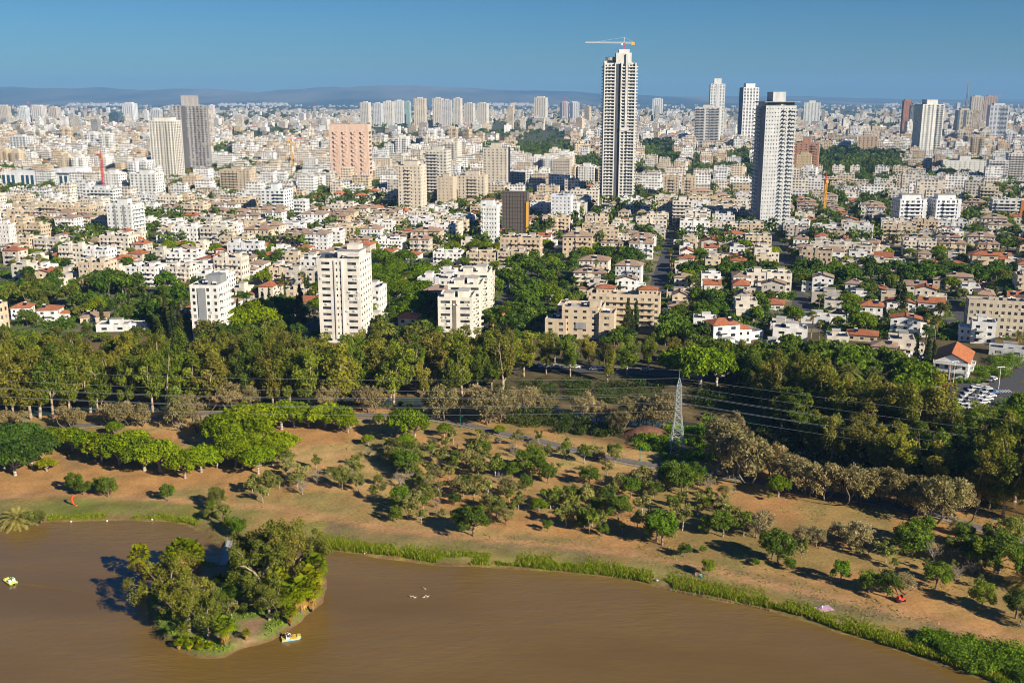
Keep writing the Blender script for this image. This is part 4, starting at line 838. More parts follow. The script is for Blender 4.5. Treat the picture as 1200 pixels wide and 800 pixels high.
TW = [  # px box, look, label
    ((830, 848, 92, 172), dict(wc=(.68, .69, .70), ratio=.45, acc=[('f', -.1, .1, .5)], ac=(.6, .6, .62), crown=(.5, .5, 12)), 'slender white tower with chimney-like crown behind striped block'),
    ((815, 846, 123, 176), dict(wc=(.63, .62, .60), ratio=.6, balcs=[('f', -.45, -.1, 2), ('f', .1, .45, 2)], crown=(.4, .4, 5)), 'pale tower striped with wide balconies between skyscrapers'),
    ((865, 888, 98, 170), dict(wc=(.7, .7, .7), ratio=.62, wh=2.0, balcs=[('r', -.4, .4, 2)], acc=[('l', -.5, .5, .3)], ac=BLU, rz=4, crown=(.6, .6, 9)), 'white and blue glass tower behind the canopy skyscraper'),
    ((1071, 1105, 117, 187), dict(rz=2, wc=(.62, .61, .58), ratio=.6, wh=1.9, balcs=[('f', .2, .48, 2)], acc=[('f', -.5, -.42, .6), ('f', .0, .06, .6)], ac=(.66, .65, .62), crown=(.5, .6, 8)), 'pale stripe-fronted tower beside the dark pine park'),
    ((1056, 1067, 117, 158), dict(wc=(.36, .17, .13), ratio=.4, crown=(.7, .7, 3)), 'thin reddish tower beside a glass tower'),
    ((1065, 1076, 121, 160), dict(wc=(.2, .27, .30), ratio=.75, wh=2.2), 'teal glass tower beside the thin reddish tower'),
    ((1120, 1139, 127, 164), dict(wc=(.52, .46, .35), ratio=.55, acc=[('f', -.1, .1, .4), ('f', -.5, -.38, .3)], ac=BLU), 'tan and blue tower carrying the tall antenna mast'),
    ((1137, 1152, 112, 146), dict(wc=(.60, .52, .42), crown=(.5, .5, 5)), 'beige tower of a pair behind the antenna tower'),
    ((1152, 1168, 112, 146), dict(wc=(.50, .38, .30), crown=(.5, .5, 5)), 'brownish tower of a pair behind the antenna tower'),
    ((1158, 1182, 121, 164), dict(wc=(.60, .62, .66), ratio=.6, balcs=[('f', .1, .45, 2)]), 'grey-blue banded tower beside the antenna tower'),
    ((943, 962, 118, 148), dict(wc=(.72, .72, .68), ratio=.4, crown=(.4, .4, 8)), 'white tower with stepped pointed top'),
    ((626, 642, 113, 143), dict(wc=(.66, .60, .52), crown=(.6, .6, 6)), 'cream tower with rounded stepped top on the skyline'),
    ((656, 667, 119, 142), dict(wc=(.62, .62, .64), ac=BLU, acc=[('f', -.5, -.2, .3)]), 'blue-grey twin tower standing directly under a red crane'),
    ((668, 679, 119, 142), dict(wc=(.64, .64, .66), ac=BLU, acc=[('f', -.5, -.2, .3)]), 'blue-grey twin tower beside the one under the crane'),
    ((765, 777, 115, 135), dict(wc=(.72, .72, .72), ratio=.4), 'white slab tower on the skyline beyond the tallest skyscraper'),
    ((931, 962, 161, 212), dict(rz=-18, wc=(.46, .25, .17), ratio=.3, wh=1.2, crown=(.35, .5, 7), bc=(.5, .3, .2), balcs=[('f', .2, .4, 1.4)]), 'brick-brown apartment tower behind the canopy skyscraper'),
    ((934, 951, 178, 220), dict(rz=-18, wc=(.58, .45, .28), ratio=.2, wh=1.1, crown=(.5, .5, 3)), 'yellowish stair-like tower in front of the brick tower'),
    ((0, 12, 123, 144), dict(wc=(.62, .55, .45)), 'beige skyline tower standing apart from the red crane group'),
    ((21, 34, 124, 147), dict(wc=(.70, .72, .74), ratio=.55), 'white banded skyline tower next to a red crane'),
    ((36, 53, 123, 144), dict(wc=(.66, .62, .58)), 'wide cream skyline tower right behind a red crane'),
    ((56, 70, 125, 142), dict(wc=(.60, .52, .44)), 'tan skyline tower beside the wide cream one'),
    ((127, 143, 131, 147), dict(wc=(.06, .13, .17), ratio=.8, wh=2.3), 'dark teal glass office block next to a white tower'),
    ((143, 160, 120, 143), dict(wc=(.70, .71, .72), ratio=.5), 'white tower next to the teal glass block'),
    ((176, 190, 127, 148), dict(wc=(.66, .66, .68), ratio=.65, wh=2), 'white framed block behind the cream skyscraper'),
]
for i, x in enumerate((422, 437, 449, 462, 474, 485, 507, 518, 531, 544, 559)):
    TW.append(((x, x + [13, 12, 13, 12, 8, 15, 13, 12, 11, 13, 14][i], [119, 120, 118, 117, 118, 114, 114, 116, 114, 120, 120][i], 148 + i % 3), dict(wc=[(.70, .66, .6), (.62, .62, .64), (.66, .64, .6), (.68, .68, .66), (.35, .5, .5), (.62, .55, .46), (.68, .62, .54), (.58, .55, .54), (.70, .64, .56), (.68, .62, .54), (.70, .66, .58)][i], crown=(.45, .45, 4)), 'pale residential tower in the skyline cluster behind the pink slab'))
for px, kw, lab in TW:
    kw = dict(dict(nx=5, ny=4), **kw); kw.setdefault('group', 'skyline towers'); kw.setdefault('rz', random.choice([-14, -10, -6])); tower('tower_block', lab, px, **kw)
# middle-distance blocks
MD = [
    ((465, 501, 189, 252), dict(wc=(.66, .58, .47), nx=6, ratio=.3, balcs=[('f', -.15, .08, 1.6)], crown=(.6, .5, 4)), 'cream twelve-storey block standing before the white terraces'),
    ((303, 343, 216, 255), dict(wc=(.72, .74, .76), nx=5, ratio=.5, balcs=[('f', .1, .48, 2)], crown=(.3, .5, 5)), 'white and glass modern block below the pink slab'),
    ((343, 364, 234, 266), dict(wc=(.68, .68, .67), nx=4, ratio=.6, balcs=[('f', -.45, .2, 1.8)], crown=None), 'narrow white balcony block next to the modern white block'),
    ((122, 167, 234, 278), dict(wc=(.70, .70, .68), nx=6, ratio=.3, wh=1.3, balcs=[('r', -.4, .4, 1.8)], acc=[('f', -.2, -.12, .3), ('f', .16, .24, .3)], ac=(.3, .31, .32), crown=(.4, .4, 4)), 'white block with rows of small windows under the red crane'),
    ((562, 587, 235, 290), dict(wc=(.72, .72, .71), nx=6, ratio=.42, wh=1.3, crown=(.5, .5, 4), balcs=[('f', -.48, -.3, 1.5)]), 'narrow white tower with square windows beside the netted building'),
    ((646, 672, 229, 263), dict(wc=(.70, .71, .74), nx=5, ratio=.3, wh=1.4, rc=(.05, .2, .5), crown=None), 'white block with blue roof edge near the tallest skyscraper'),
    ((777, 797, 203, 236), dict(wc=(.52, .42, .32), nx=4, ratio=.3, balcs=[('f', -.1, .3, 1.5)], crown=(.3, .3, 3)), 'tan block of a pair beside the tallest skyscraper'),
    ((798, 816, 204, 236), dict(wc=(.56, .46, .34), nx=4, ratio=.3, balcs=[('f', -.1, .3, 1.5)], crown=(.3, .3, 3)), 'tan block of a pair with cypress before it'),
    ((772, 790, 232, 262), dict(wc=(.58, .48, .36), nx=4, ratio=.35, crown=(.3, .3, 3)), 'sandy block beside the white round-cornered block'),
    ((788, 813, 231, 264), dict(wc=(.68, .63, .55), nx=5, ratio=.5, balcs=[('f', -.45, .45, 1.6)], crown=(.4, .4, 3)), 'cream banded block with wrap balconies near the tallest skyscraper'),
    ((1047, 1088, 229, 274), dict(rz=-3, wc=(.72, .73, .75), nx=5, ratio=.6, wh=1.7, balcs=[('f', -.2, .35, 2.2), ('r', -.3, .3, 2)], acc=[('f', -.5, -.44, 1.8), ('f', .36, .5, .6)], ac=(.66, .67, .7), crown=(.7, .5, 3)), 'grey-white modern block of a matching pair, nearer the canopy skyscraper'),
    ((1089, 1128, 229, 274), dict(rz=-3, wc=(.72, .73, .75), nx=5, ratio=.6, wh=1.7, balcs=[('f', -.2, .35, 2.2), ('r', -.3, .3, 2)], acc=[('f', -.5, -.44, 1.8), ('f', .36, .5, .6)], ac=(.66, .67, .7), crown=(.7, .5, 3)), 'grey-white modern block of a matching pair, nearer the orange-panelled block'),
    ((1163, 1206, 234, 258), dict(rz=-16, k=.5, wc=(.70, .68, .66), nx=6, ratio=.6, wh=1.7, balcs=[('f', -.4, .2, 2)], acc=[('f', .3, .42, .5)], ac=(.55, .2, .05), crown=None), 'white low modern block with an orange panel'),
    ((1107, 1157, 183, 208), dict(rz=-16, k=.4, wc=(.74, .73, .68), nx=9, ratio=.25, wh=1.1, crown=(.25, .8, 6)), 'plain white long block with few windows by the pine park'),
    ((498, 530, 172, 236), dict(wc=(.60, .56, .5), nx=6, ratio=.5, balcs=[('f', -.4, .1, 1.8)], crown=(.5, .4, 4)), 'stepped grey-cream terrace block behind cream tower'),
    ((511, 542, 163, 200), dict(wc=(.68, .63, .56), nx=6, ratio=.4, balcs=[('f', -.1, .4, 1.8)], crown=(.3, .4, 4)), 'tall cream terrace block above the white terraces'),
    ((566, 598, 168, 230), dict(wc=(.64, .57, .48), nx=6, ratio=.35, k=.6, crown=(.4, .4, 5)), 'tall beige block ending the terrace row by the trees'),
    ((512, 535, 204, 246), dict(wc=(.60, .50, .38), nx=4, ratio=.2, crown=(.4, .4, 3)), 'sandy corner block of the terraces'),
    ((535, 573, 201, 240), dict(wc=(.62, .53, .42), nx=7, ratio=.3, k=.6, balcs=[('f', -.1, .25, 1.5)], crown=(.5, .4, 4)), 'wide sandy terrace block with tree before it'),
    ((648, 670, 183, 228), dict(wc=(.48, .42, .36), nx=7, ratio=.5, wh=1.2, crown=(.3, .3, 4)), 'brown-grey close-windowed block near the tallest skyscraper'),
    ((0, 18, 258, 300), dict(wc=(.72, .7, .66), nx=3, ratio=.3, crown=(.4, .4, 3)), 'white slab end with few windows among palms'),
    ((95, 141, 218, 246), dict(wc=(.66, .67, .66), nx=8, ratio=.6, wh=1.7, k=.5, balcs=[('f', -.2, .45, 1.8)], crown=(.4, .4, 3)), 'white banded office block behind the red crane'),
    ((152, 190, 200, 235), dict(wc=(.70, .70, .68), nx=6, ratio=.45, k=.6, crown=(.4, .4, 3)), 'white low block at the foot of the cream skyscraper'),
    ((213, 236, 203, 226), dict(wc=(.58, .47, .33), nx=5, ratio=.3, crown=(.3, .3, 3)), 'sandy block at the foot of the dark skyscraper'),
    ((256, 300, 196, 228), dict(wc=(.54, .44, .32), nx=8, ratio=.35, k=.5, balcs=[('f', -.4, .1, 1.6)], crown=(.3, .4, 3)), 'long sandy block beyond the dark skyscraper foot'),
    ((10, 38, 158, 182), dict(wc=(.62, .63, .64), nx=5, ratio=.6, wh=1.8, crown=(.3, .4, 3)), 'grey-white twin-fronted block beyond the civic building'),
    ((1008, 1031, 158, 180), dict(rz=-20, wc=(.56, .42, .30), nx=5, ratio=.3, crown=(.4, .4, 3)), 'tan block above the dark pine park'),
    ((1095, 1108, 182, 206), dict(rz=-16, wc=(.50, .36, .26), nx=3, ratio=.3, crown=None), 'brown stair block touching the plain white long block'),
    ((1158, 1184, 184, 216), dict(rz=-16, wc=(.64, .62, .6), nx=6, ratio=.6, balcs=[('f', -.4, .4, 1.8)], crown=(.4, .4, 4)), 'grey-white balcony block beside a cream balcony block'),
    ((1180, 1206, 176, 214), dict(rz=-16, wc=(.68, .64, .58), nx=6, ratio=.4, balcs=[('f', -.4, .4, 1.8)], crown=(.4, .4, 4)), 'cream balcony block beside a grey-white balcony block'),
    ((1148, 1172, 215, 243), dict(rz=-16, wc=(.60, .52, .40), nx=5, ratio=.55, balcs=[('f', -.4, .4, 1.8)], crown=(.4, .4, 3)), 'sandy block with balcony bands behind white and orange block'),
    ((1135, 1200, 352, 395), dict(rz=-14, k=.35, wc=(.52, .44, .34), nx=9, ratio=.5, wh=1.5, crown=None), 'long sandy school-like block with big square windows'),
]
for px, kw, lab in MD:
    kw = dict(dict(nx=5, ny=4, cat='building', group='middle-distance blocks'), **kw); tower('apartment_block', lab, px, **kw)
# netted building under works
def netted():
    X, Y, app, H = spot(587, 622, 226, 278); rz = R(-10); w = app * .85; d = w * .7; b = Bld(w, d, H); fl = round(H / 3.1); fh = H / fl
    b.wall.box(-w / 2 + 1, w / 2 - 1, -d / 2 + 1, d / 2 - 1, 0, H); net = MB()
    for k in range(fl + 1): net.box(-w / 2, w / 2, -d / 2, d / 2, k * fh, k * fh + .25); net.box(-w / 2 + .3, w / 2 - .3, -d / 2 + .3, d / 2 - .3, k * fh + .26, k * fh + fh - .02) if k < fl else None
    n = 9
    for i in range(n + 1):
        x = -w / 2 + i * w / n; net.box(x - .08, x + .08, -d / 2 - .15, -d / 2 - .02, 0, H + 1)
    b.done('netted'); b.parts += [('scaffold_netting', net.mesh('netting', 'dark_net'), None, None)]; acc = MB(); acc.box(w / 2 - .8, w / 2 + .9, -d / 2 - .5, -d / 2 + 2, 0, H * .8); b.parts.append(('hoist_shaft', acc.mesh('hoist', 'crane_yellow'), None, None))
    put(b, 'scaffolded_building', 'building wrapped in dark brown scaffold netting beside the narrow white tower', 'building', X, Y + d / 2, rz, (.4, .36, .3)); RES.append((X, Y + d / 2, 26))
netted()
# long glassy white civic building at left
def glassy():
    X, Y, app, H = spot(0, 100, 202, 220); rz = R(-11); w = app; d = 30; b = Bld(w, d, H); b.wall.box(-w / 2, w / 2, -d / 2, d / 2, 0, H); b.wall.box(w * .2, w / 2, -d / 2 - 3, d / 2, H + .01, H + 5)
    for i in range(16):
        if i % 4 != 3: b.gl.box(-w / 2 + i * w / 16 + 1, -w / 2 + (i + .75) * w / 16, -d / 2 - .15, -d / 2 + .1, 4, H * .8)
    b.done('glassy'); b.parts[1] = ('window_glazing', b.gl.mesh('glassy_g', 'blue_glass'), None, 'stuff'); b.rf.box(-w / 2 + 1, w / 2 - 1, -d / 2 + 1, d / 2 - 1, H, H + .3)
    put(b, 'civic_building', 'long low white building with blue glass panels', 'building', X, Y + d / 2, rz, (.76, .77, .78)); RES.append((X, Y + 15, 50)); RES.append((X - 40, Y + 15, 40)); RES.append((X + 45, Y + 15, 40))
glassy()

# ------------------------------------------------------------------ houses, apartment blocks, garden trees of the town
HOUSES = [house_proto(i) for i in range(16)]; APTS = [apt_proto(i) for i in range(14)]; MIDS = [mid_proto(i) for i in range(6)]
def cname(c): return {WHITE: 'white', CREAM: 'cream', BEIGE: 'beige', SAND: 'sandy', GREYW: 'light grey', STONE: 'stone-grey'}[c]
HK = dict(hip='hipped tiled roof', gable='pitched tiled roof', flat='flat roof', mixed='flat and tiled roofs')
def put_house(i, X, Y, rz, wc, tc=TERRA, label=None):
    b = HOUSES[i]; ww = {True: 'red-roofed', False: 'brown-roofed'}[tc is TERRA] if b.kind != 'flat' else 'flat-roofed'
    lab = label or '%s %d-storey house with %s %s' % (cname(wc), round(b.h / 3), HK[b.kind] if b.kind in ('flat', 'mixed') else ('red ' if tc is TERRA else 'brown ') + HK[b.kind], near(X, Y))
    return put(b, 'house', lab, 'house', X, Y, rz, wc, random.choice([ROOFW, ROOFG, (.6, .58, .55)]), tc, group='town houses', scale=(random.choice([-1, 1]) * random.uniform(.88, 1.15), random.uniform(.88, 1.15), random.uniform(.9, 1.12)))
# tall prominent villas hand-set on the right and centre
for i, x, y, rz, wc, tc, lab in [
    (3, 850, 418, 20, WHITE, TERRA, 'bright white cubic villa behind the bright green tree'), (5, 872, 396, 25, WHITE, TERRA, 'bright white cubic villa with dark garden wall'), (9, 825, 392, -10, WHITE, TERRA, 'white terraced villa by the conifers'),
    (13, 905, 420, -12, CREAM, TERRA, 'cream boxy villa among palms'), (3, 925, 398, -14, WHITE, TERRA, 'white flat villa next to the palm garden'), (5, 955, 377, -14, GREYW, TERRA, 'grey-white cube house beyond the terrace'),
    (6, 1010, 397, -20, BEIGE, TERRA, 'house with broad orange-red hipped roof in the villa quarter'), (2, 1035, 420, -20, BEIGE, BROWNT, 'house with brown tiled tiers above the palm'), (1, 1060, 392, -22, WHITE, TERRA, 'white gabled house with grey tiles near the school block'), (0, 1020, 372, -18, WHITE, TERRA, 'white house with red roof behind the orange-roofed house'),
    (13, 1055, 412, -16, CREAM, TERRA, 'cream cube house beside the orange-roofed house'), (4, 970, 424, 70, BEIGE, TERRA, 'low house with sunlit orange roof above the dark grove'), (9, 1150, 400, -20, WHITE, TERRA, 'white stepped villa below the school block'), (5, 1180, 415, -25, GREYW, TERRA, 'grey-white boxy villa near the street corner'),
    (7, 980, 408, -14, CREAM, TERRA, 'cream villa with terraces beside the orange-roofed house'), (10, 845, 402, 15, GREYW, TERRA, 'grey-white villa behind the cubic ones'),
    (0, 28, 372, 10, WHITE, TERRA, 'white red-roofed house peeking over the tree belt'), (2, 60, 374, 5, WHITE, TERRA, 'white red-roofed house beside a long white wall'), (6, 112, 376, 12, BEIGE, BROWNT, 'beige brown-roofed house between tall trees'), (5, 135, 386, 5, GREYW, TERRA, 'pale grey cube house sunk among tall trees')]:
    X, Y = gp(x, y); put_house(i, X, Y, R(rz), wc, tc, lab); RES.append((X, Y, 12))
def big_house():
    X, Y = gp(1128, 444); b = Bld(20, 14, 9); rz = R(-28)
    facade(b.wall, b.gl, 13, 22, 0, 2, 3.3, 4, 7, .4, 1.4, .9, par=.15); tiled_roof(b.tl, 13, 22, 6.9, 3.6, .7, False, along='y'); gable_wall(b.wall, 12.9, 21.9, 6.8, 3.3, along='y')
    balc(b.bal, 'f', -6.5, 6.5, 2.4, 3, 3.3, 0, 13, 22); balc(b.bal, 'r', -8, -2, 1.6, 2, 3.3, 0, 13, 22); balc(b.bal, 'r', 2, 8, 1.6, 2, 3.3, 0, 13, 22); facade(b.wall, b.gl, 11, 16, 0, 1, 3.6, 3, 4, .4, 1.4, .9, -12.2, 3); roofslab(b.rf, 11, 16, 3.6, -12.2, 3); heaters(b.ht, 5, 10, 14, 3.65, random.Random(3), -12.2, 3)
    b.wall.box(-6.5, 6.5, -13.6, -11.1, 6.4, 6.6)
    for x in (-6, 0, 6): b.wall.box(x - .2, x + .2, -13.5, -13.1, 0, 6.4)
    b.done('big_house'); put(b, 'house', 'large white house with long orange gable roof beside the car park', 'house', X, Y + 10, rz, WHITE, ROOFW, (.50, .175, .075)); RES.append((X - 3, Y + 12, 20)); ANCH.append((X, Y + 12, 'near the large orange-roofed house'))
big_house()
# car park at the right with its road and corner
PK = [gp(*p) for p in [(1092, 462), (1140, 446), (1205, 446), (1205, 480), (1160, 505), (1110, 505)]]
pm = MB(); pm.poly([(x, y, .05) for x, y in PK]); structure('car_park', pm.mesh('car_park', 'asphalt'))
RD = [gp(*p) for p in [(1075, 446), (1120, 452), (1160, 458), (1240, 470)]]; structure('road', strip('road', RD, 7.5, 'asphalt', .09))
RD2 = [gp(*p) for p in [(1168, 457), (1185, 446), (1205, 432), (1240, 408)]]; structure('side_road', strip('side_road', RD2, 7, 'asphalt', .13)); structure('pavement', strip('pavement', [(a - 6.5, b + 2) for a, b in RD2], 2.4, 'pavement', .17))
mk = MB()
for k in range(9):
    x, y = gp(1157 + k * 3.2, 459.5 - k * .15); mk.box(x, x + .5, y - 1.6, y + 1.6, .15, .16)
structure('crossing_marking', mk.mesh('crossing_marking', 'white_metal'))
ROADB = [gp(*p) for p in [(420, 436), (520, 432), (600, 431), (680, 434), (740, 437), (830, 442)]]; structure('park_road', strip('park_road', ROADB, 8, 'asphalt', .3)); structure('park_road_wall', strip('park_road_wall', [(a, b + 6) for a, b in ROADB], 1.5, 'pavement', .6))
def car_proto(i):
    m = MB(); L, w = [(4.3, 1.75), (4.6, 1.8), (3.9, 1.7)][i]; h = [1.45, 1.7, 1.5][i]; hw = w / 2
    prof = [(-L / 2, .35), (-L / 2, .75), (-L * .33, .88), (-L * .2, h - .05), (L * .18, h), (L * .40, .95), (L / 2, .85), (L / 2, .35)]
    n = len(prof)
    for s in (-1, 1): m.poly([(x, s * hw * (.86 if z > 1.1 else 1), z) for x, z in (prof if s < 0 else prof[::-1])])
    for k in range(n):
        (x0, z0), (x1, z1) = prof[k], prof[(k + 1) % n]; a, b = hw * (.86 if z0 > 1.1 else 1), hw * (.86 if z1 > 1.1 else 1)
        m.poly([(x0, -a, z0), (x0, a, z0), (x1, b, z1), (x1, -b, z1)], 1 if k in (2, 4) else 0)
    for s in (-1, 1): m.poly([(-L * .28, s * hw * 1.005, .95), (L * .33, s * hw * 1.005, .98), (L * .17, s * hw * .9, h - .1), (-L * .19, s * hw * .9, h - .14)][::s], 1)
    for x in (-L * .31, L * .31):
        for s in (-1, 1): m.bar((x, s * (hw - .12), .32), (x, s * (hw + .02), .32), .32, 2, 10)
    return m.mesh('car_%d' % i, ['painted', 'window_glass', 'dark_rubber'])
CARS = [car_proto(i) for i in range(3)]
CC = {'white': (.72, .72, .72), 'silver': (.42, .43, .45), 'grey': (.16, .17, .18), 'black': (.02, .02, .022), 'red': (.45, .03, .03), 'blue': (.05, .12, .3), 'orange': (.6, .17, .03)}
def car(X, Y, rz, c, where, z=.06):
    o = obj('car', random.choice(CARS), None, (X, Y, z), rz, CC[c]); tag(o, '%s car %s' % (c, where), 'car', 'cars'); return o
for x, y, a, c in [(1107, 452, 5, 'red'), (1099, 450, 5, 'black'), (1098, 456, 55, 'orange'), (1094, 459, 55, 'white'), (1096, 462, 55, 'grey'), (1091, 464, 55, 'grey')]:
    X, Y = gp(x, y); car(X, Y, R(a), c, 'parked along the kerb of the car park')
for r in range(7):
    for k in range(4):
        if random.random() < .9:
            X, Y = gp(1116 + r * 5.2 + k * 8.0 - r * 1.0, 480 - r * 3.7 + k * 1.2); car(X, Y, R(8 + random.uniform(-3, 3)), random.choice(['white', 'white', 'silver', 'white', 'grey', 'blue', 'black']), 'in the packed rows of the car park')
for x, y, a, c in [(1140, 456, -8, 'silver'), (1146, 455, -8, 'white'), (1157, 457, -8, 'white'), (1160, 448, 38, 'black'), (1163, 446, 38, 'white')]:
    X, Y = gp(x, y); car(X, Y, R(a), c, 'on the road by the crossing', .1)
for x, y, c in [(625, 431, 'black'), (632, 431, 'white'), (643, 431, 'grey'), (651, 432, 'silver'), (664, 432, 'grey'), (674, 432, 'white'), (696, 434, 'silver'), (701, 434, 'white'), (707, 434, 'silver'), (716, 435, 'black'), (756, 436, 'silver')]:
    X, Y = gp(x, y); car(X, Y, R(-2), c, 'on the tree-lined road behind the park', .33)
RES.append((*gp(1150, 478), 42)); RES.append((*gp(1195, 455), 25)); RES.append((*gp(1195, 440), 12))
# groves: px ellipse, count, kinds
GROVE = [(470, 345, 42, 38, 34, 'ficus', (8, 13), (.085, .135, .016)), (625, 345, 36, 36, 36, 'broadleaf', (9, 14), (.07, .115, .02)), (560, 300, 50, 8, 0, None, 0, None), (700, 312, 48, 13, 22, 'broadleaf', (8, 13), None), (735, 378, 10, 10, 4, 'cypress', (10, 16), None),
         (1000, 329, 205, 9, 66, 'broadleaf', (9, 13), (.06, .105, .02)), (40, 355, 60, 8, 9, 'broadleaf', (8, 14), (.08, .095, .026)), (130, 352, 50, 20, 15, 'broadleaf', (8, 14), None), (190, 365, 25, 25, 8, 'broadleaf', (9, 15), None), (300, 388, 30, 8, 8, 'ficus', (10, 14), None), (340, 375, 25, 12, 8, 'broadleaf', (8, 12), None),
         (1000, 195, 55, 14, 40, 'cypress', (14, 22), (.035, .05, .018)), (985, 186, 30, 8, 14, 'broadleaf', (12, 18), (.03, .055, .018)), (1125, 208, 25, 6, 14, 'broadleaf', (12, 18), (.03, .055, .018)), (1010, 215, 50, 4, 10, 'broadleaf', (10, 14), None), (580, 385, 40, 12, 12, 'broadleaf', (9, 14), None), (830, 372, 18, 14, 12, 'broadleaf', (8, 12), None), (800, 400, 30, 10, 12, 'broadleaf', (8, 13), None), (690, 405, 70, 6, 10, 'broadleaf', (6, 9), None),
         (905, 438, 75, 16, 34, 'shade', (7, 15), (.075, .11, .022)), (1030, 448, 45, 14, 20, 'shade', (7, 14), (.085, .125, .022)), (100, 400, 120, 6, 8, 'shade', (5, 8), (.08, .10, .026)), (300, 405, 70, 7, 18, 'shade', (8, 12), None), (470, 400, 60, 6, 14, 'shade', (8, 12), None), (940, 470, 60, 14, 26, 'park', (8, 13), None), (1050, 490, 30, 16, 12, 'park', (8, 13), None), (820, 425, 30, 10, 12, 'shade', (8, 12), None), (30, 345, 60, 10, 14, 'shade', (8, 12), None)]
nb = 0
def in_grove(x, y): return any(((x - g[0]) / g[2]) ** 2 + ((y - g[1]) / g[3]) ** 2 < 1.05 for g in GROVE)
for cx, cy_, rx, ry, n, kd, hr, cc in GROVE:
    for _ in range(n):
        a, r = random.uniform(0, 6.28), math.sqrt(random.random()); x, y = cx + rx * r * math.cos(a), cy_ + ry * r * math.sin(a); X, Y = gp(x, y)
        if any((X - q[0]) ** 2 + (Y - q[1]) ** 2 < (q[2] * .75) ** 2 for q in RES): continue
        tree(kd, xy=(X, Y), h=random.uniform(*hr), c=cc)
PALMS = [(95, 345), (104, 348), (128, 350), (145, 345), (170, 352), (380, 345), (330, 352), (322, 350), (338, 346), (368, 360), (785, 315), (787, 322), (698, 330), (475, 345), (578, 400), (590, 392), (1095, 405), (1085, 398), (935, 392), (950, 398), (960, 400), (540, 245), (505, 240), (510, 242), (1000, 300), (1003, 310), (995, 270), (185, 308), (265, 318), (30, 308), (48, 322), (93, 262), (960, 365), (400, 350), (355, 345), (600, 300), (1140, 370)]
for x, y in PALMS: tree('fan_palm', x, y, random.uniform(9, 14))
tree('date_palm', 992, 470, 16, phrase='towering over the dark grove'); tree('date_palm', 1022, 462, 12, phrase='beside the tall date palm'); tree('date_palm', 802, 372, 10, phrase='by the sandy complex'); tree('date_palm', 1192, 408, 9, phrase='at the street corner villa')
for x, y, h in [(353, 380, 20), (349, 372, 12), (358, 350, 14), (362, 352, 14), (735, 392, 17), (745, 388, 15), (740, 395, 13), (1052, 368, 22), (1057, 372, 18), (1085, 440, 17), (1072, 438, 15), (1092, 436, 14), (480, 290, 10), (840, 300, 12), (962, 325, 11), (205, 400, 18), (196, 396, 20), (212, 395, 16), (190, 385, 15), (275, 372, 16), (280, 380, 13), (160, 300, 12), (177, 294, 13), (178, 256, 10), (65, 274, 10), (1140, 345, 9), (800, 232, 10)]:
    tree('cypress', x, y, h)
# zone rules by place in the photograph: (x0, y0, x1, y1, weights house/hip/apt/mid, chance of a garden tree per lot)
ZONES = [(0, 330, 220, 460, (.65, 0, .1, 0), .8), (220, 330, 640, 460, (.55, 0, .25, 0), .8), (640, 330, 800, 460, (.4, 0, .35, 0), .9), (800, 330, 1300, 460, (.9, 0, .05, 0), 1.1), (0, 295, 300, 330, (.8, .05, .1, 0), .8), (300, 292, 520, 330, (.6, .1, .25, 0), .6), (520, 285, 820, 330, (.35, .05, .5, 0), .9), (820, 285, 1300, 330, (.85, .05, .1, 0), .9),
         (300, 245, 480, 292, (.1, .6, .2, .01), .6), (-200, 240, 300, 295, (.06, .12, .7, .01), .6), (480, 240, 900, 285, (.24, .1, .52, .02), .9), (900, 240, 1400, 285, (.42, .22, .25, .0), 1.0), (-400, 195, 1700, 240, (.14, .06, .6, .035), .8), (-800, 150, 2000, 195, (.1, .05, .6, .07), .6)]
FARG = [(640, 175, 42, 22, 130, 12), (772, 180, 28, 20, 110, 12), (690, 200, 30, 14, 60, 11), (440, 178, 35, 7, 60, 12), (555, 237, 14, 8, 20, 14), (480, 178, 25, 6, 40, 11), (578, 178, 22, 9, 50, 12), (250, 183, 35, 8, 40, 11), (1000, 190, 62, 15, 150, 15), (960, 172, 28, 5, 40, 12), (845, 205, 28, 12, 50, 11), (795, 240, 14, 8, 16, 11), (1125, 206, 28, 6, 40, 15), (925, 160, 35, 6, 40, 12), (1050, 150, 60, 5, 60, 12), (870, 185, 25, 7, 30, 11), (560, 160, 50, 5, 40, 12), (60, 165, 60, 5, 50, 12)]
def in_farg(x, y):
    w = .45 + .75 * float(vnoise(np.array([x + 300.0]), np.array([y * 2 + 100.0]), 9, 71, 2)[0]); return any(((x - g[0]) / g[2]) ** 2 + ((y - g[1]) / g[3]) ** 2 < w for g in FARG)
LOTS = []; GT = []
rg = random.Random(21)
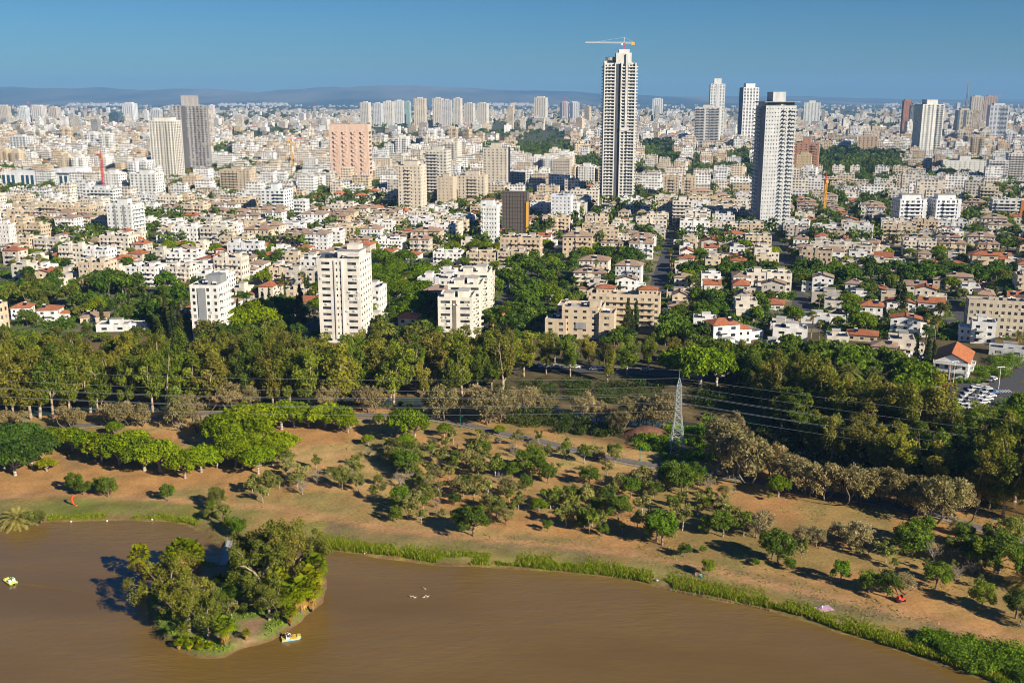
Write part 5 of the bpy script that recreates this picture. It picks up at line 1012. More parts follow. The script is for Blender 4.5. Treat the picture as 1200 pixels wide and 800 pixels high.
for ku in range(-22, 24):
    for kv in range(-4, 36):
        u0, v0 = U0 + ku * BU + SW / 2 + 2, V0 + kv * BV + 5.5; cx, cy_ = uv2xy(u0 + BU / 2 - 6, v0 + BV / 2 - 5)
        if cy_ < 440 or abs(cx) > .54 * cy_ + 30: continue
        x, y = pix(cx, cy_); z = next((z for z in ZONES if z[0] <= x < z[2] and z[1] <= y < z[3]), None)
        if z is None: continue
        wts = z[4]; t = rg.random() * (sum(wts) + 1e-6); acc_ = 0; typ = 'apt'
        for nme, q in zip(('house', 'hip', 'apt', 'mid'), wts):
            acc_ += q
            if t < acc_: typ = nme; break
        nu = {'house': 4, 'hip': 3, 'apt': 3, 'mid': 3}[typ]; du, dv = (BU - SW - 4) / nu, (BV - 11) / 2
        for a in range(nu):
            for bq in range(2):
                tt = typ
                if rg.random() < .16: tt = rg.choice(['house', 'apt', 'apt'])
                uu, vv = u0 + (a + .5) * du + rg.uniform(-1, 1), v0 + (bq + .5) * dv + rg.uniform(-1, 1); X, Y = uv2xy(uu, vv); px_, py_ = pix(X, Y)
                if py_ > 425 or Y < 470: continue
                if rg.random() < z[5] + .25 * (py_ > 285): GT.append((X + rg.uniform(-1, 1) * du / 2, Y + rg.choice([-1, 1]) * dv * .48))
                for _ in range(2):
                    if rg.random() < z[5] * .6: GT.append((X + rg.choice([-1, 1]) * du * .48, Y + rg.uniform(-1, 1) * dv / 2))
                if rg.random() > sum(wts) + .04 or in_grove(px_, py_) or in_farg(px_, py_) or any((X - q[0]) ** 2 + (Y - q[1]) ** 2 < (q[2] + 9) ** 2 for q in RES): continue
                LOTS.append((Y, X, tt, GA + R(rg.uniform(-4, 4)) + (R(-7) if px_ > 900 else 0) + (R(90) if tt == 'house' and rg.random() < .4 else 0)))
LOTS.sort(); cnt = dict(house=16, apt=0, mid=0); STUFF = []
HIPA = [b for b in APTS if b.kind == 'hip']; FLATA = [b for b in APTS if b.kind == 'flat']
for Y, X, tt, rz in LOTS:
    if tt == 'house':
        wc = rg.choice([WHITE, CREAM, CREAM, BEIGE, WHITE, STONE]); tc = TERRA if rg.random() < .72 else BROWNT
        if cnt['house'] < 290: cnt['house'] += 1; put_house(rg.randrange(len(HOUSES)), X, Y, rz, wc, tc); continue
        STUFF.append((X, Y, 11, 9, rg.choice([6, 6, 9]), rz, wc, tc if rg.random() < .6 else None))
    elif tt in ('apt', 'hip'):
        wc = rg.choice([BEIGE, BEIGE, SAND, CREAM, CREAM, STONE, WHITE, WHITE, GREYW])
        b = rg.choice(HIPA) if tt == 'hip' else rg.choice(FLATA)
        if cnt['apt'] < 290:
            cnt['apt'] += 1; fl = round(b.h / 3)
            put(b, 'apartment_building', '%s %s %d-storey apartment house %s' % (cname(wc), 'brown-roofed' if tt == 'hip' else ('long flat-roofed' if b.w > 24 else 'flat-roofed'), fl, near(X, Y)), 'apartment house', X, Y, rz, wc, rg.choice([ROOFW, ROOFG, (.45, .4, .34)]), BROWNT, ac=jit(wc, .15), group='low apartment houses', scale=(rg.choice([-1, 1]) * rg.uniform(.75, 1.08), rg.uniform(.85, 1.1), rg.uniform(.85, 1.25))); continue
        STUFF.append((X, Y, rg.uniform(12, 25), rg.uniform(10, 14), rg.choice([9, 9, 12, 12, 15, 18, 24]), rz, wc, BROWNT if tt == 'hip' else None))
    else:
        wc = rg.choice([WHITE, CREAM, GREYW, BEIGE, SAND])
        if cnt['mid'] < 110:
            cnt['mid'] += 1; b = rg.choice(MIDS); put(b, 'midrise_block', '%s %d-storey block with balconies %s' % (cname(wc), round(b.h / 3.1), near(X, Y)), 'building', X, Y, rz, wc, ROOFW, ac=jit(wc, .2), group='mid-rise blocks'); continue
        STUFF.append((X, Y, 18, 15, rg.uniform(20, 36), rz, wc, None))
# garden trees: single ones near, one far mass beyond
GT.sort(key=lambda p: p[1]); far_trees = []
for X, Y in GT:
    if any((X - q[0]) ** 2 + (Y - q[1]) ** 2 < (q[2] * .8) ** 2 for q in RES): continue
    kd = next((k for k in rg.sample(['shade', 'shade', 'shade', 'shade', 'broadleaf', 'park', 'park', 'ficus', 'cypress'], 9) if TREE_N.get(k, 0) < dict(ficus=240, cypress=140).get(k, 296)), None)
    if kd and Y < 1100: tree(kd, xy=(X, Y), h=rg.uniform(5, 10.5) if kd != 'cypress' else rg.uniform(7, 12))
    else: far_trees.append((X, Y, rg.uniform(8, 15)))
# ------------------------------------------------------------------ the far town: thousands of blocks that read as one mass
def far_city():
    g = np.random.default_rng(3); B = []                 # x, y, z0, w, d, h, rot, taper, wall colour, roof colour, windows
    pal = np.array([WHITE, CREAM, CREAM, BEIGE, BEIGE, SAND, GREYW, STONE, (.66, .64, .6), (.42, .40, .38), WHITE, (.50, .44, .36)]) * .92
    def add(X, Y, w, d, h, rz, wc, rc, win=1, z0=0, tp=1.0): B.append((X, Y, z0, w, d, h, rz, tp, *wc, *rc, win))
    def clutter(X, Y, w, d, h, rz, n):
        for _ in range(n):
            a, c = g.uniform(-.42, .42) * w, g.uniform(-.42, .42) * d; s = g.uniform(.8, 2.2)
            add(X + a * math.cos(rz) - c * math.sin(rz), Y + a * math.sin(rz) + c * math.cos(rz), s, s * .8, g.uniform(.8, 2.4), rz, (.62, .6, .57), (.62, .62, .62), 0, h)
    for X, Y, w, d, h, rz, wc, tc in STUFF:
        rc = jit(random.choice([ROOFW, ROOFG, (.45, .4, .35)]), .1); add(X, Y, w, d, h, rz, jit(wc, .06), rc)
        if tc: add(X, Y, w + 1, d + 1, 2.4, rz, jit(tc, .1), jit(tc, .1), 0, h, .25)
        elif Y < 1700: clutter(X, Y, w, d, h, rz, 5)
        else: add(X, Y, w * .25, d * .3, 2.8, rz, jit(wc, .1), rc, 0, h)
    for Y0, Y1, n in ((1950, 2600, 1150), (2600, 3600, 1900), (3600, 5200, 2200), (5200, 9000, 2200), (9000, 14000, 700)):
        for _ in range(n):
            Y = math.sqrt(g.uniform(Y0 * Y0, Y1 * Y1)); X = g.uniform(-.55, .55) * Y
            if (Y < 2100 and g.random() < .5) or in_farg(*pix(X, Y)): continue
            den = float(vnoise(np.array([X]), np.array([Y * .5]), 700, 55, 2)[0])
            if den < .36 and g.random() < .8: continue
            rz = GA + g.uniform(-.3, .3); wc = jit(tuple(pal[g.integers(len(pal))]), .08); k = g.random(); side = .55 if X > .15 * Y else 1
            if k < .62: w, d, h = g.uniform(12, 26), g.uniform(10, 15), g.choice([6, 9, 9, 12, 12, 15])
            elif k < .965: w, d, h = g.uniform(16, 34), g.uniform(14, 20), g.uniform(15, 27)
            elif k < .996: w, d, h = g.uniform(16, 24), g.uniform(16, 22), g.uniform(28, 50)
            else: w, d, h = g.uniform(18, 26), g.uniform(18, 24), g.uniform(50, 80)
            if Y > 9000: h = min(h, 25)
            add(X, Y, w, d, h, rz, wc, jit(random.choice([ROOFW, ROOFG, (.42, .38, .34)]), .15))
            if k < .22 and Y < 4200: add(X, Y, w + 1, d + 1, 2.5, rz, jit(TERRA, .15), jit(TERRA, .15), 0, h, .25)
            elif k > .5 and Y < 5500: add(X, Y, w * .3, d * .35, 3.5, rz, wc, wc, 0, h)
    for _ in range(260):
        px_, (lo, hi) = g.uniform(0, 1), [(265, 345), (95, 165), (560, 640), (1020, 1100)][g.integers(4)]; Y = g.uniform(13600, 15000); add((lo + (hi - lo) * px_ - 600) / 1200 * Y, Y, g.uniform(20, 50), 25, g.uniform(12, 40), GA, (.75, .72, .68), (.6, .58, .55))
    B = np.array(B); n = len(B); x, y, z0, w, d, h, r, tp = B[:, :8].T; c, s = np.cos(r), np.sin(r)
    cor = np.array([(-.5, -.5), (.5, -.5), (.5, .5), (-.5, .5)]); P = np.zeros((n, 8, 3))
    for k in range(4):
        for lv in (0, 1):
            a, b = cor[k, 0] * w * (tp if lv else 1), cor[k, 1] * d * (tp if lv else 1); P[:, k + 4 * lv] = np.stack([x + a * c - b * s, y + a * s + b * c, z0 + h * lv], 1)
    idx = np.array([(0, 1, 5, 4), (1, 2, 6, 5), (2, 3, 7, 6), (3, 0, 4, 7), (4, 5, 6, 7)]); V = P[:, idx].reshape(-1, 3); F = np.arange(len(V)).reshape(-1, 4)
    C = np.repeat(B[:, None, 8:11], 20, 1); C[:, 16:20] = B[:, None, 11:14]; UV = np.zeros((n, 5, 4, 2)); off = g.integers(0, 400, n) * 3.3
    for f, L in enumerate((w, d, w, d)):
        nb_ = np.maximum(1, np.round(L / 3.3)) * 3.3; nf = np.maximum(1, np.round(h / 3.1)) * 3.1
        UV[:, f, 1, 0] = UV[:, f, 2, 0] = nb_ + .7; UV[:, f, 0, 0] = UV[:, f, 3, 0] = .7; UV[:, f, 2, 1] = UV[:, f, 3, 1] = nf; UV[:, f, :, 0] += off[:, None]
    UV *= B[:, 14][:, None, None, None]
    o = obj('distant_town', mesh_np('distant_town', V, F, 'far_wall', colr=C.reshape(-1, 3), uv=UV.reshape(-1, 2))); tag(o, 'dense mass of pale low blocks filling the plain to the horizon', 'town', kind='stuff')
far_city()
def garden_shrubs():
    g = np.random.default_rng(19); occ = np.array([(l[1], l[0]) for l in LOTS if l[0] < 1100]); C, Rr = [], []
    while len(C) < 4200:
        x, y = g.uniform(-10, 1210), g.uniform(255, 425) if g.random() < .4 else g.uniform(310, 425); X, Y = gp(x, y)
        if Y < 465: continue
        u, v = xy2uv(X, Y); fu, fv = (u - U0 + BU / 2) % BU - BU / 2, (v - V0 + BV / 2) % BV - BV / 2
        if abs(fu) < 6 or abs(fv) < 5 or np.min((occ[:, 0] - X) ** 2 + (occ[:, 1] - Y) ** 2) < 56 or any((X - q[0]) ** 2 + (Y - q[1]) ** 2 < (q[2] * .5) ** 2 for q in RES): continue
        s = g.uniform(.8, 2.0); C.append((X, Y, s * .6)); Rr.append((s * 1.4, s * 1.4, s))
    o = obj('garden_shrubs', leaf_mesh('garden_shrubs', [leaf_quads(C, Rr, 42, 1.0, g, shell=.5, flat_=.9)]), color=(.07, .115, .024)); tag(o, 'green hedges and shrubs filling the gardens between the houses', 'shrubs', kind='stuff')
garden_shrubs()
def far_tree_mass():
    g = np.random.default_rng(8); T = list(far_trees)
    for (x, y, rx, ry, n, h) in FARG + [(250, 215, 20, 10, 12, 9), (1000, 190, 70, 16, 160, 14), (960, 172, 30, 6, 50, 12), (350, 235, 30, 10, 20, 10), (840, 215, 30, 15, 30, 9), (920, 235, 40, 10, 20, 9), (100, 262, 50, 8, 22, 10), (190, 250, 30, 8, 18, 11), (60, 225, 60, 8, 20, 9), (1040, 160, 60, 8, 60, 10)]:
        for _ in range(n):
            a, r = g.uniform(0, 6.28), 1.15 * g.random() ** .6; X, Y = gp(x + rx * r * math.cos(a), y + ry * r * math.sin(a)); T.append((X, Y, h * g.uniform(.7, 1.2)))
    for Y0, Y1, n in ((1000, 1900, 900), (1900, 3500, 1900), (3500, 8000, 1500), (8000, 14000, 600)):
        for _ in range(n):
            Y = math.sqrt(g.uniform(Y0 * Y0, Y1 * Y1)); X = g.uniform(-.55, .55) * Y; den = float(vnoise(np.array([X]), np.array([Y * .5]), 420, 91, 2)[0])
            if den > .52 or g.random() < .15: T.append((X, Y, g.uniform(8, 15) * (1 + .6 * (Y > 3500))))
    T = [t for t in T if not any((t[0] - q[0]) ** 2 + (t[1] - q[1]) ** 2 < q[2] ** 2 for q in RES)]
    T = np.array(T); n = len(T); k = np.where(T[:, 1] < 1500, 110, np.where(T[:, 1] < 3000, 55, 26)); rep = np.repeat(np.arange(n), k); t = T[rep]
    dd = g.normal(size=(len(rep), 3)); dd /= np.linalg.norm(dd, axis=1)[:, None]; lob = g.normal(size=(n, 4, 3)) * (.28, .28, .16); lo = lob[rep, g.integers(0, 4, len(rep))]
    hh = t[:, 2:3]; p = np.stack([t[:, 0], t[:, 1], np.zeros(len(t))], 1) + hh * (dd * (.30, .30, .26) * (.6 + .4 * g.random((len(rep), 1))) + lo * (1, 1, .7) + (0, 0, .55)); p[:, 2] = np.maximum(p[:, 2], .3)
    nr = dd + g.normal(size=dd.shape) * .5; nr /= np.linalg.norm(nr, axis=1)[:, None]; a = np.cross(nr, g.normal(size=dd.shape)); a /= np.linalg.norm(a, axis=1)[:, None]; b = np.cross(nr, a); sz = hh * np.where(t[:, 1:2] < 1500, .10, np.where(t[:, 1:2] < 3000, .14, .2)) * (.6 + .8 * g.random((len(rep), 1)))
    V = np.stack([p - a * sz, p - b * sz * .7, p + a * sz, p + b * sz * .7], 1).reshape(-1, 3)
    me = mesh_np('distant_tree_mass', V, np.arange(len(V)).reshape(-1, 4), 'leaf', tint=np.repeat(np.clip(.5 + .2 * g.normal(size=n)[rep] + .15 * g.normal(size=len(rep)), 0, 1), 4))
    o = obj('distant_tree_mass', me, color=(.06, .09, .024)); tag(o, 'dark green street and park trees scattered through the far town', 'trees', kind='stuff')
far_tree_mass()
# hills on the horizon
def hills():
    xs = np.linspace(-16000, 16000, 520); ys = np.linspace(15000, 24000, 46); X, Y = np.meshgrid(xs, ys); x, y = X.ravel(), Y.ravel()
    base = vnoise(x, y, 3200, 61, 5); side = np.clip(1.0 - (x / 9000 + .2) * .6, .12, 1.05)
    ramp = np.clip((y - 15200) / 5200, 0, 1) ** 1.2 * np.clip((24000 - y) / 2500, 0, 1); z = -5 + ramp * side * (120 + 330 * (base - .25) + 110 * (vnoise(x, y, 900, 64, 4) - .5)); n = np.clip((vnoise(x, y * .4, 900, 66, 4) - .5) * 2.2 + .5, 0, 1)
    nx = len(xs); i = (np.arange(len(ys) - 1)[:, None] * nx + np.arange(nx - 1)[None]).ravel(); F = np.stack([i, i + 1, i + nx + 1, i + nx], 1)
    c = np.array((.13, .13, .10))[None] * (1 - n[:, None]) * 1.5 + np.array((.04, .06, .045))[None] * n[:, None]
    return mesh_np('hills', np.stack([x, y, z], 1), F, 'earth', smooth=True, colr=c)
structure('hills', hills())

# ------------------------------------------------------------------ pylon, wires, cranes, mast
def lattice(mb, p, q, w0, w1, n, r, m=0, braces=True):
    p, q = Vector(p), Vector(q); d = (q - p).normalized(); a = Vector((0, 0, 1)).cross(d) if abs(d.z) < .9 else Vector((1, 0, 0)); a.normalize(); b = d.cross(a).normalized()
    def c(t, k):
        w = w0 + (w1 - w0) * t; s = [(-1, -1), (1, -1), (1, 1), (-1, 1)][k % 4]; return p.lerp(q, t) + a * s[0] * w / 2 + b * s[1] * w / 2
    for k in range(4): mb.bar(c(0, k), c(1, k), r, m)
    for i in range(n):
        t0, t1 = i / n, (i + 1) / n
        for k in range(4):
            mb.bar(c(t0, k), c(t1, k + 1), r * .6, m, 3); mb.bar(c(t0, k + 1), c(t1, k), r * .6, m, 3); mb.bar(c(t1, k), c(t1, k + 1), r * .6, m, 3)
PX, PY = gp(793, 528); PH = topz(443, PY)
ld = Vector((1, -.36, 0)).normalized(); ad = Vector((ld.y, -ld.x, 0)) * -1
def pylon_mesh():
    legs, arms, ins = MB(), MB(), MB(); lattice(legs, (0, 0, -.3), (0, 0, PH * .52), 4.6, 2.0, 6, .13); lattice(legs, (0, 0, PH * .52), (0, 0, PH * .9), 2.0, 1.4, 6, .1); lattice(legs, (0, 0, PH * .9), (0, 0, PH), 1.4, .15, 2, .09); legs.bar((0, 0, PH), (0, 0, PH + 3), .05)
    W_ = []
    for z in (.58, .70, .82):
        for s in (-1, 1):
            t = ad * s * 4.2 + Vector((0, 0, PH * z + .7))
            for o in (-1, 1): arms.bar(ad * s * .7 + ld * o * .7 + Vector((0, 0, PH * z)), t, .08); arms.bar(ad * s * .7 + ld * o * .5 + Vector((0, 0, PH * z + 2.0)), t, .06)
            for o in (-1, 1): ins.bar(t, t + ld * o * 1.3 + Vector((0, 0, -.25)), .13, 0, 6)
            W_.append(t)
    W_.append(Vector((0, 0, PH))); return [('tower_frame', legs.mesh('pylon_legs', 'galvanised'), None, None), ('cross_arm', arms.mesh('pylon_arms', 'galvanised'), None, None), ('insulator_string', ins.mesh('pylon_ins', 'grey_metal'), None, None)], W_
pparts, WP = pylon_mesh(); pl = []
for dx, lab in ((0, 'tall galvanised steel lattice pylon rising from green thicket'), (-330, 'next lattice pylon on the wires past the eucalyptus belt'), (300, 'next lattice pylon on the wires past the dark grove')):
    p = Vector((PX, PY, 0)) + (ld if dx > 0 else Vector((1, -.10, 0)).normalized()) * dx; thing('power_pylon', pparts, lab, 'pylon', p, 0, 'power pylons'); pl.append(p)
def wire(a, b, sag):
    mb = MB(); n = 26; mb.path([(lambda t: a.lerp(b, t) - Vector((0, 0, sag * 4 * t * (1 - t))))(i / n) for i in range(n + 1)], [.032] * (n + 1), 0, 4)
    return obj('power_line', mb.mesh('power_line', 'wire'))
for side, tgt in (('left', pl[1]), ('right', pl[2])):
    for k, w_ in enumerate(WP):
        tag(wire(pl[0] + w_, tgt + w_, 5.5 if k < 6 else 4), ('thin shield wire from the pylon tip ' if k == 6 else 'thin power cable strung from the pylon ') + ('across the eucalyptus belt' if side == 'left' else 'across the dark grove by the car park'), 'power line', 'power lines')
def crane(px, ytop, ybase, jib, az, m1, m2, label, base_z=0.0, XY=None, back=.25, w=1.8):
    if XY: X, Y = XY; H = topz(ytop, Y) - base_z
    else: X, Y = gp(px, ybase); H = topz(ytop, Y)
    mb, jb, cb = MB(), MB(), MB(); lattice(mb, (0, 0, 0), (0, 0, H), w, w, int(H / 3.2), .22); lattice(jb, (-jib * back, 0, H + .5), (jib, 0, H + 1.0), 1.3, .9, int(jib / 2.5), .2); jb.bar((0, 0, H), (0, 0, H + 6), .35); jb.bar((0, 0, H + 6), (jib * .8, 0, H + 1), .08); jb.bar((0, 0, H + 6), (-jib * back, 0, H + 1), .08)
    cb.box(-jib * back - 1, -jib * back + 2.5, -1, 1, H - 1.6, H + .9); cab = MB(); cab.box(.9, 2.8, -.9, .9, H - 2, H + .2)
    thing('tower_crane', [('mast', mb.mesh('mast', m1), None, None), ('jib', jb.mesh('jib', m2), None, None), ('counterweight', cb.mesh('counterweight', 'crane_yellow'), None, None), ('operator_cab', cab.mesh('cab', 'white_metal'), None, None)], label, 'crane', (X, Y, base_z), R(az))
crane(0, 51, 0, 40, 178, 'crane_red', 'light_wall', 'tower crane with long pale jib on top of the tallest skyscraper', H1 - 3, (X1 + 4, Y1))
crane(123, 183, 238, 7, 150, 'crane_red', 'crane_red', 'red luffing crane mast behind the white small-windowed block', 0)
crane(965, 212, 258, 5, 100, 'crane_yellow', 'crane_red', 'orange and red crane mast in front of the brown tower')
crane(343, 164, 204, 17, 20, 'crane_yellow', 'crane_red', 'thin orange crane between low blocks near the pink slab'); crane(1171, 164, 182, 22, 175, 'crane_yellow', 'crane_yellow', 'short orange crane on a building site below the antenna tower')
crane(35, 120, 144, 12, 60, 'crane_red', 'crane_red', 'distant red crane among pale skyline towers', w=2.5); crane(661, 115, 142, 55, 178, 'crane_red', 'crane_red', 'distant red crane above the twin blue-grey towers', w=2.5); crane(1165, 112, 146, 50, 178, 'crane_red', 'crane_red', 'distant red crane above the beige tower pair', w=2.5)
X, Y = gp(1131, 163); ms = MB(); H = topz(127, Y); lattice(ms, (0, 0, 0), (0, 0, topz(95, Y) - H), 4, 1.0, 14, .4); ms.bar((0, 0, topz(95, Y) - H), (0, 0, topz(92, Y) - H + 3), .3)
tag(obj('antenna_mast', ms.mesh('antenna_mast', 'grey_metal'), None, (X, Y + 14, H - 1)), 'tall thin lattice antenna on the tan and blue tower', 'antenna')
# ------------------------------------------------------------------ lamps, bridge, sculpture, boats, people, birds
lp_, lh_ = MB(), MB(); lp_.bar((0, 0, -.2), (0, 0, 4.2), .09, 0, 6); lp_.box(-.2, .2, -.2, .2, -.1, .35); lp_.bar((0, 0, 4.1), (.9, 0, 4.4), .06); lh_.box(.7, 1.5, -.16, .16, 4.32, 4.5); LAMP = [('post', lp_.mesh('lamp_post', 'teal_paint'), None, None), ('lamp_head', lh_.mesh('lamp_head', 'teal_paint'), None, None)]
for x, y, w in [(30, 504, 'by the path behind the green ficus row'), (206, 489, 'by the eucalyptus front row'), (440, 487, 'by the small ficus on the path'), (540, 501, 'on the path below the grey trees'), (695, 527, 'near the brown mound'), (750, 539, 'near the foot of the pylon'), (861, 574, 'on the shaded path past the pylon'), (1161, 624, 'on the path by the dark grove')]:
    X, Y = gp(x, y); thing('park_lamp', LAMP, 'slim dark green park lamp ' + w, 'lamp', (X, Y, gz(X, Y)), R(-60), 'park lamps')
tall, thd = MB(), MB(); tall.bar((0, 0, -.1), (0, 0, 9), .14, 0, 8, .09); thd.box(-1.4, 1.4, -.14, .14, 8.85, 9.05); thd.box(-1.7, -1, -.25, .25, 8.7, 8.86); thd.box(1, 1.7, -.25, .25, 8.7, 8.86); SL = [('post', tall.mesh('tall_post', 'white_metal'), None, None), ('lamp_head', thd.mesh('tall_head', 'white_metal'), None, None)]
for x, y, w in [(1170, 456, 'at the street corner crossing'), (1133, 501, 'inside the shaded car park'), (1117, 449, 'before the large orange-roofed house')]: X, Y = gp(x, y); thing('street_lamp', SL, 'white double-headed street lamp ' + w, 'street lamp', (X, Y, .05), R(10), 'street lamps')
br = MB(); A, B = Vector((*gp(262, 664), .5)), Vector((*gp(272, 634), .3)); n = 14; dr = (B - A).normalized(); sd_ = Vector((dr.y, -dr.x, 0)); rail = MB()
e = obj('footbridge', None, None, A); tag(e, 'narrow grey footbridge joining the island to the bank', 'bridge')
pk = MB(); pk.box(-1.1, 1.1, -.42, .42, -.06, .06); pm_ = pk.mesh('plank', 'concrete'); L = (B - A).length; npl = int(L / .9)
for i in range(npl): q = obj('plank', pm_, e, (B - A) * ((i + .5) / npl), math.atan2(dr.y, dr.x) - R(90))
for s in (-1, 1):
    for i in range(n + 1): p = (B - A) * (i / n) + sd_ * s * 1.05; rail.bar(p + Vector((0, 0, -1.5)), p + Vector((0, 0, 1.0)), .05)
    for z in (.5, 1.0): rail.bar(sd_ * s * 1.05 + Vector((0, 0, z)), B - A + sd_ * s * 1.05 + Vector((0, 0, z)), .04)
obj('railing', rail.mesh('railing', 'grey_metal'), e)
sm = MB(); N = 18; pts = []
for i in range(N + 1): t = i / N; a = math.pi * (.08 + 1.0 * t); pts.append((1.5 - 1.6 * math.sin(a), .25 * math.sin(2 * a), 2.3 - 2.2 * math.cos(a)))
sm.path(pts, [.1 + .42 * math.sin(math.pi * i / N) for i in range(N + 1)], 0, 8); sm.box(.9, 2.1, -.4, .4, -.2, .25); X, Y = gp(85, 592); o = obj('sculpture', sm.mesh('sculpture', 'painted', True), None, (X, Y, gz(X, Y)), 0, (.75, .10, .02), scale=.66); tag(o, 'curved orange-red crescent sculpture on the grass by the lake', 'sculpture')
def figure(name, pose, shirt, trousers, label, X, Y, z, rz, parent=None):
    """one continuous body grown with a skin modifier; legs and hair as clothing pieces of the same figure"""
    V = [(0, 0, .92), (0, 0, 1.2), (0, 0, 1.45), (0, 0, 1.56), (0, .02, 1.68), (.1, 0, .9), (.11, .12, .5), (.11, .02, .08), (.11, .18, .04), (-.1, 0, .9), (-.11, -.08, .5), (-.11, -.25, .12), (-.11, -.1, .05), (.19, 0, 1.42), (.24, -.08, 1.15), (.24, .06, .92), (.24, .1, .83), (-.19, 0, 1.42), (-.24, .08, 1.15), (-.25, .2, .95), (-.25, .24, .87)]
    if pose == 'sit':
        V = [(0, 0, .12), (0, -.03, .42), (0, -.02, .66), (0, 0, .77), (0, .03, .9), (.1, 0, .12), (.13, .42, .42), (.13, .68, .08), (.13, .84, .05), (-.1, 0, .12), (-.13, .42, .4), (-.13, .66, .08), (-.13, .82, .05), (.19, 0, .63), (.26, .1, .4), (.2, .32, .38), (.18, .4, .38), (-.19, 0, .63), (-.26, .1, .4), (-.2, .32, .38), (-.18, .4, .38)]
    E = [(0, 1), (1, 2), (2, 3), (3, 4), (0, 5), (5, 6), (6, 7), (7, 8), (0, 9), (9, 10), (10, 11), (11, 12), (2, 13), (13, 14), (14, 15), (15, 16), (2, 17), (17, 18), (18, 19), (19, 20)]
    rad = [.14, .13, .14, .06, .105, .09, .065, .045, .04, .09, .065, .045, .04, .065, .05, .04, .035, .065, .05, .04, .035]
    me = bpy.data.meshes.new(name); me.from_pydata(V, E, []); me.update(); m, n, l, b = mat('clothes_%s' % label[:12], rough=.8); tc = n.new('ShaderNodeTexCoord'); s = n.new('ShaderNodeSeparateXYZ'); l.new(tc.outputs['Object'], s.inputs[0])
    zs = (.9, 1.5) if pose != 'sit' else (.2, .72); c = mixc(n, l, math_(n, l, 'GREATER_THAN', s.outputs[2], zs[0]), trousers, shirt); c = mixc(n, l, math_(n, l, 'GREATER_THAN', s.outputs[2], zs[1]), c, (.42, .26, .18)); l.new(c, b.inputs['Base Color']); me.materials.append(m)
    o = obj('person', me, None, (X, Y, z), rz); sk = o.modifiers.new('skin', 'SKIN'); su = o.modifiers.new('sub', 'SUBSURF'); su.levels = su.render_levels = 1
    for v, r in zip(me.skin_vertices[0].data if me.skin_vertices else [], rad): v.radius = (r, r)
    tag(o, label, 'person', 'people in the park'); hb = MB(); hz = V[4]; hb.ball((hz[0], hz[1] - .02, hz[2] + .06), (.115, .125, .12)); obj('hair', hb.mesh('hair', 'dark_rubber', True), o); return o
X, Y = gp(1195, 736); figure('walker', 'walk', (.6, .6, .62), (.05, .06, .1), 'person in pale shirt walking on the lakeside track', X, Y, gz(X, Y) + .05, R(70))
X, Y = gp(1188, 634); figure('walker', 'walk', (.08, .1, .2), (.04, .04, .05), 'person in dark clothes walking on the paved path', X, Y, gz(X, Y) + .1, R(70))
X, Y = gp(816, 674); figure('sitter', 'sit', (.65, .3, .25), (.1, .12, .2), 'person in red shirt sitting under the small yellow-green tree', X, Y, gz(X, Y), R(160))
X, Y = gp(821, 676); figure('sitter', 'sit', (.1, .4, .45), (.05, .06, .1), 'person in turquoise shirt sitting under the small yellow-green tree', X, Y, gz(X, Y), R(200))
X, Y = gp(966, 713); bl = MB(); bl.box(-1.8, 1.8, -1.2, 1.2, .05, .1); o = obj('picnic_blanket', bl.mesh('blanket', 'painted'), None, (X, Y, gz(X, Y)), .3, (.62, .38, .50)); tag(o, 'pink picnic blanket spread on the grassy bank', 'blanket')
figure('sitter', 'sit', (.7, .6, .68), (.5, .4, .5), 'person in pale pink sitting on the picnic blanket', X - .5, Y, gz(X, Y) + .1, R(30))
mo = MB(); mo.box(-.9, .7, -.5, .5, .35, .75, 0, taper=.9); mo.box(-.75, -.1, -.35, .35, .75, 1.15, 0, taper=.8); mo.box(.2, .35, -.3, .3, .75, 1.3, 1); mo.bar((.2, 0, 1.0), (-.15, 0, 1.35), .04, 1); mo.bar((-.15, -.2, 1.35), (-.15, .2, 1.35), .04, 1)
for x, r in ((-.6, .34), (.65, .24)):
    for s in (-1, 1): mo.bar((x, s * .45, r), (x, s * .65, r), r, 1, 10)
X, Y = gp(1055, 704); o = obj('ride_on_mower', mo.mesh('mower', ['painted', 'dark_rubber']), None, (X, Y, gz(X, Y)), .4, (.6, .05, .03), scale=1.15); tag(o, 'small red ride-on mower parked by the dirt track', 'mower')
def pedal_boat(px, py, hull, deck, label, rz, riders):
    X, Y = gp(px, py, WATER_Z); e = obj('pedal_boat', None, None, (X, Y, WATER_Z), rz); tag(e, label, 'boat', 'pedal boats'); hb, db, st, gu_ = MB(), MB(), MB(), MB()
    for s in (-.62, .62): hb.hexa([(-1.8, s - .25, -.2), (1.4, s - .25, -.2), (1.4, s + .25, -.2), (-1.8, s + .25, -.2)], [(-2.0, s - .34, .32), (2.1, s - .22, .38), (2.1, s + .22, .38), (-2.0, s + .34, .32)])
    db.box(-1.9, 1.7, -.95, .95, .33, .45); db.box(1.2, 2.0, -.7, .7, .451, .62, taper=.8)
    for s in (-.45, .45): st.box(-.9, -.35, s - .32, s + .32, .46, .72); st.box(-1.05, -.9, s - .32, s + .32, .46, 1.15)
    gu_.bar((.5, 0, .45), (.3, 0, .9), .05); gu_.bar((.3, -.2, .9), (.3, .2, .9), .04)
    for nme, m_, c in (('hull', hb, hull), ('deck', db, deck), ('seat', st, (.7, .7, .68)), ('steering_lever', gu_, (.1, .1, .1))): obj(nme, m_.mesh(nme, 'painted'), e, color=c)
    for k, (s, shirt, lab) in enumerate(riders):
        p = Vector((X, Y, 0)) + Vector((-.62 * math.cos(rz) - s * math.sin(rz), -.62 * math.sin(rz) + s * math.cos(rz), 0)); figure('rider', 'sit', shirt, (.06, .07, .12), lab, p.x, p.y, WATER_Z + .68, rz - R(90))
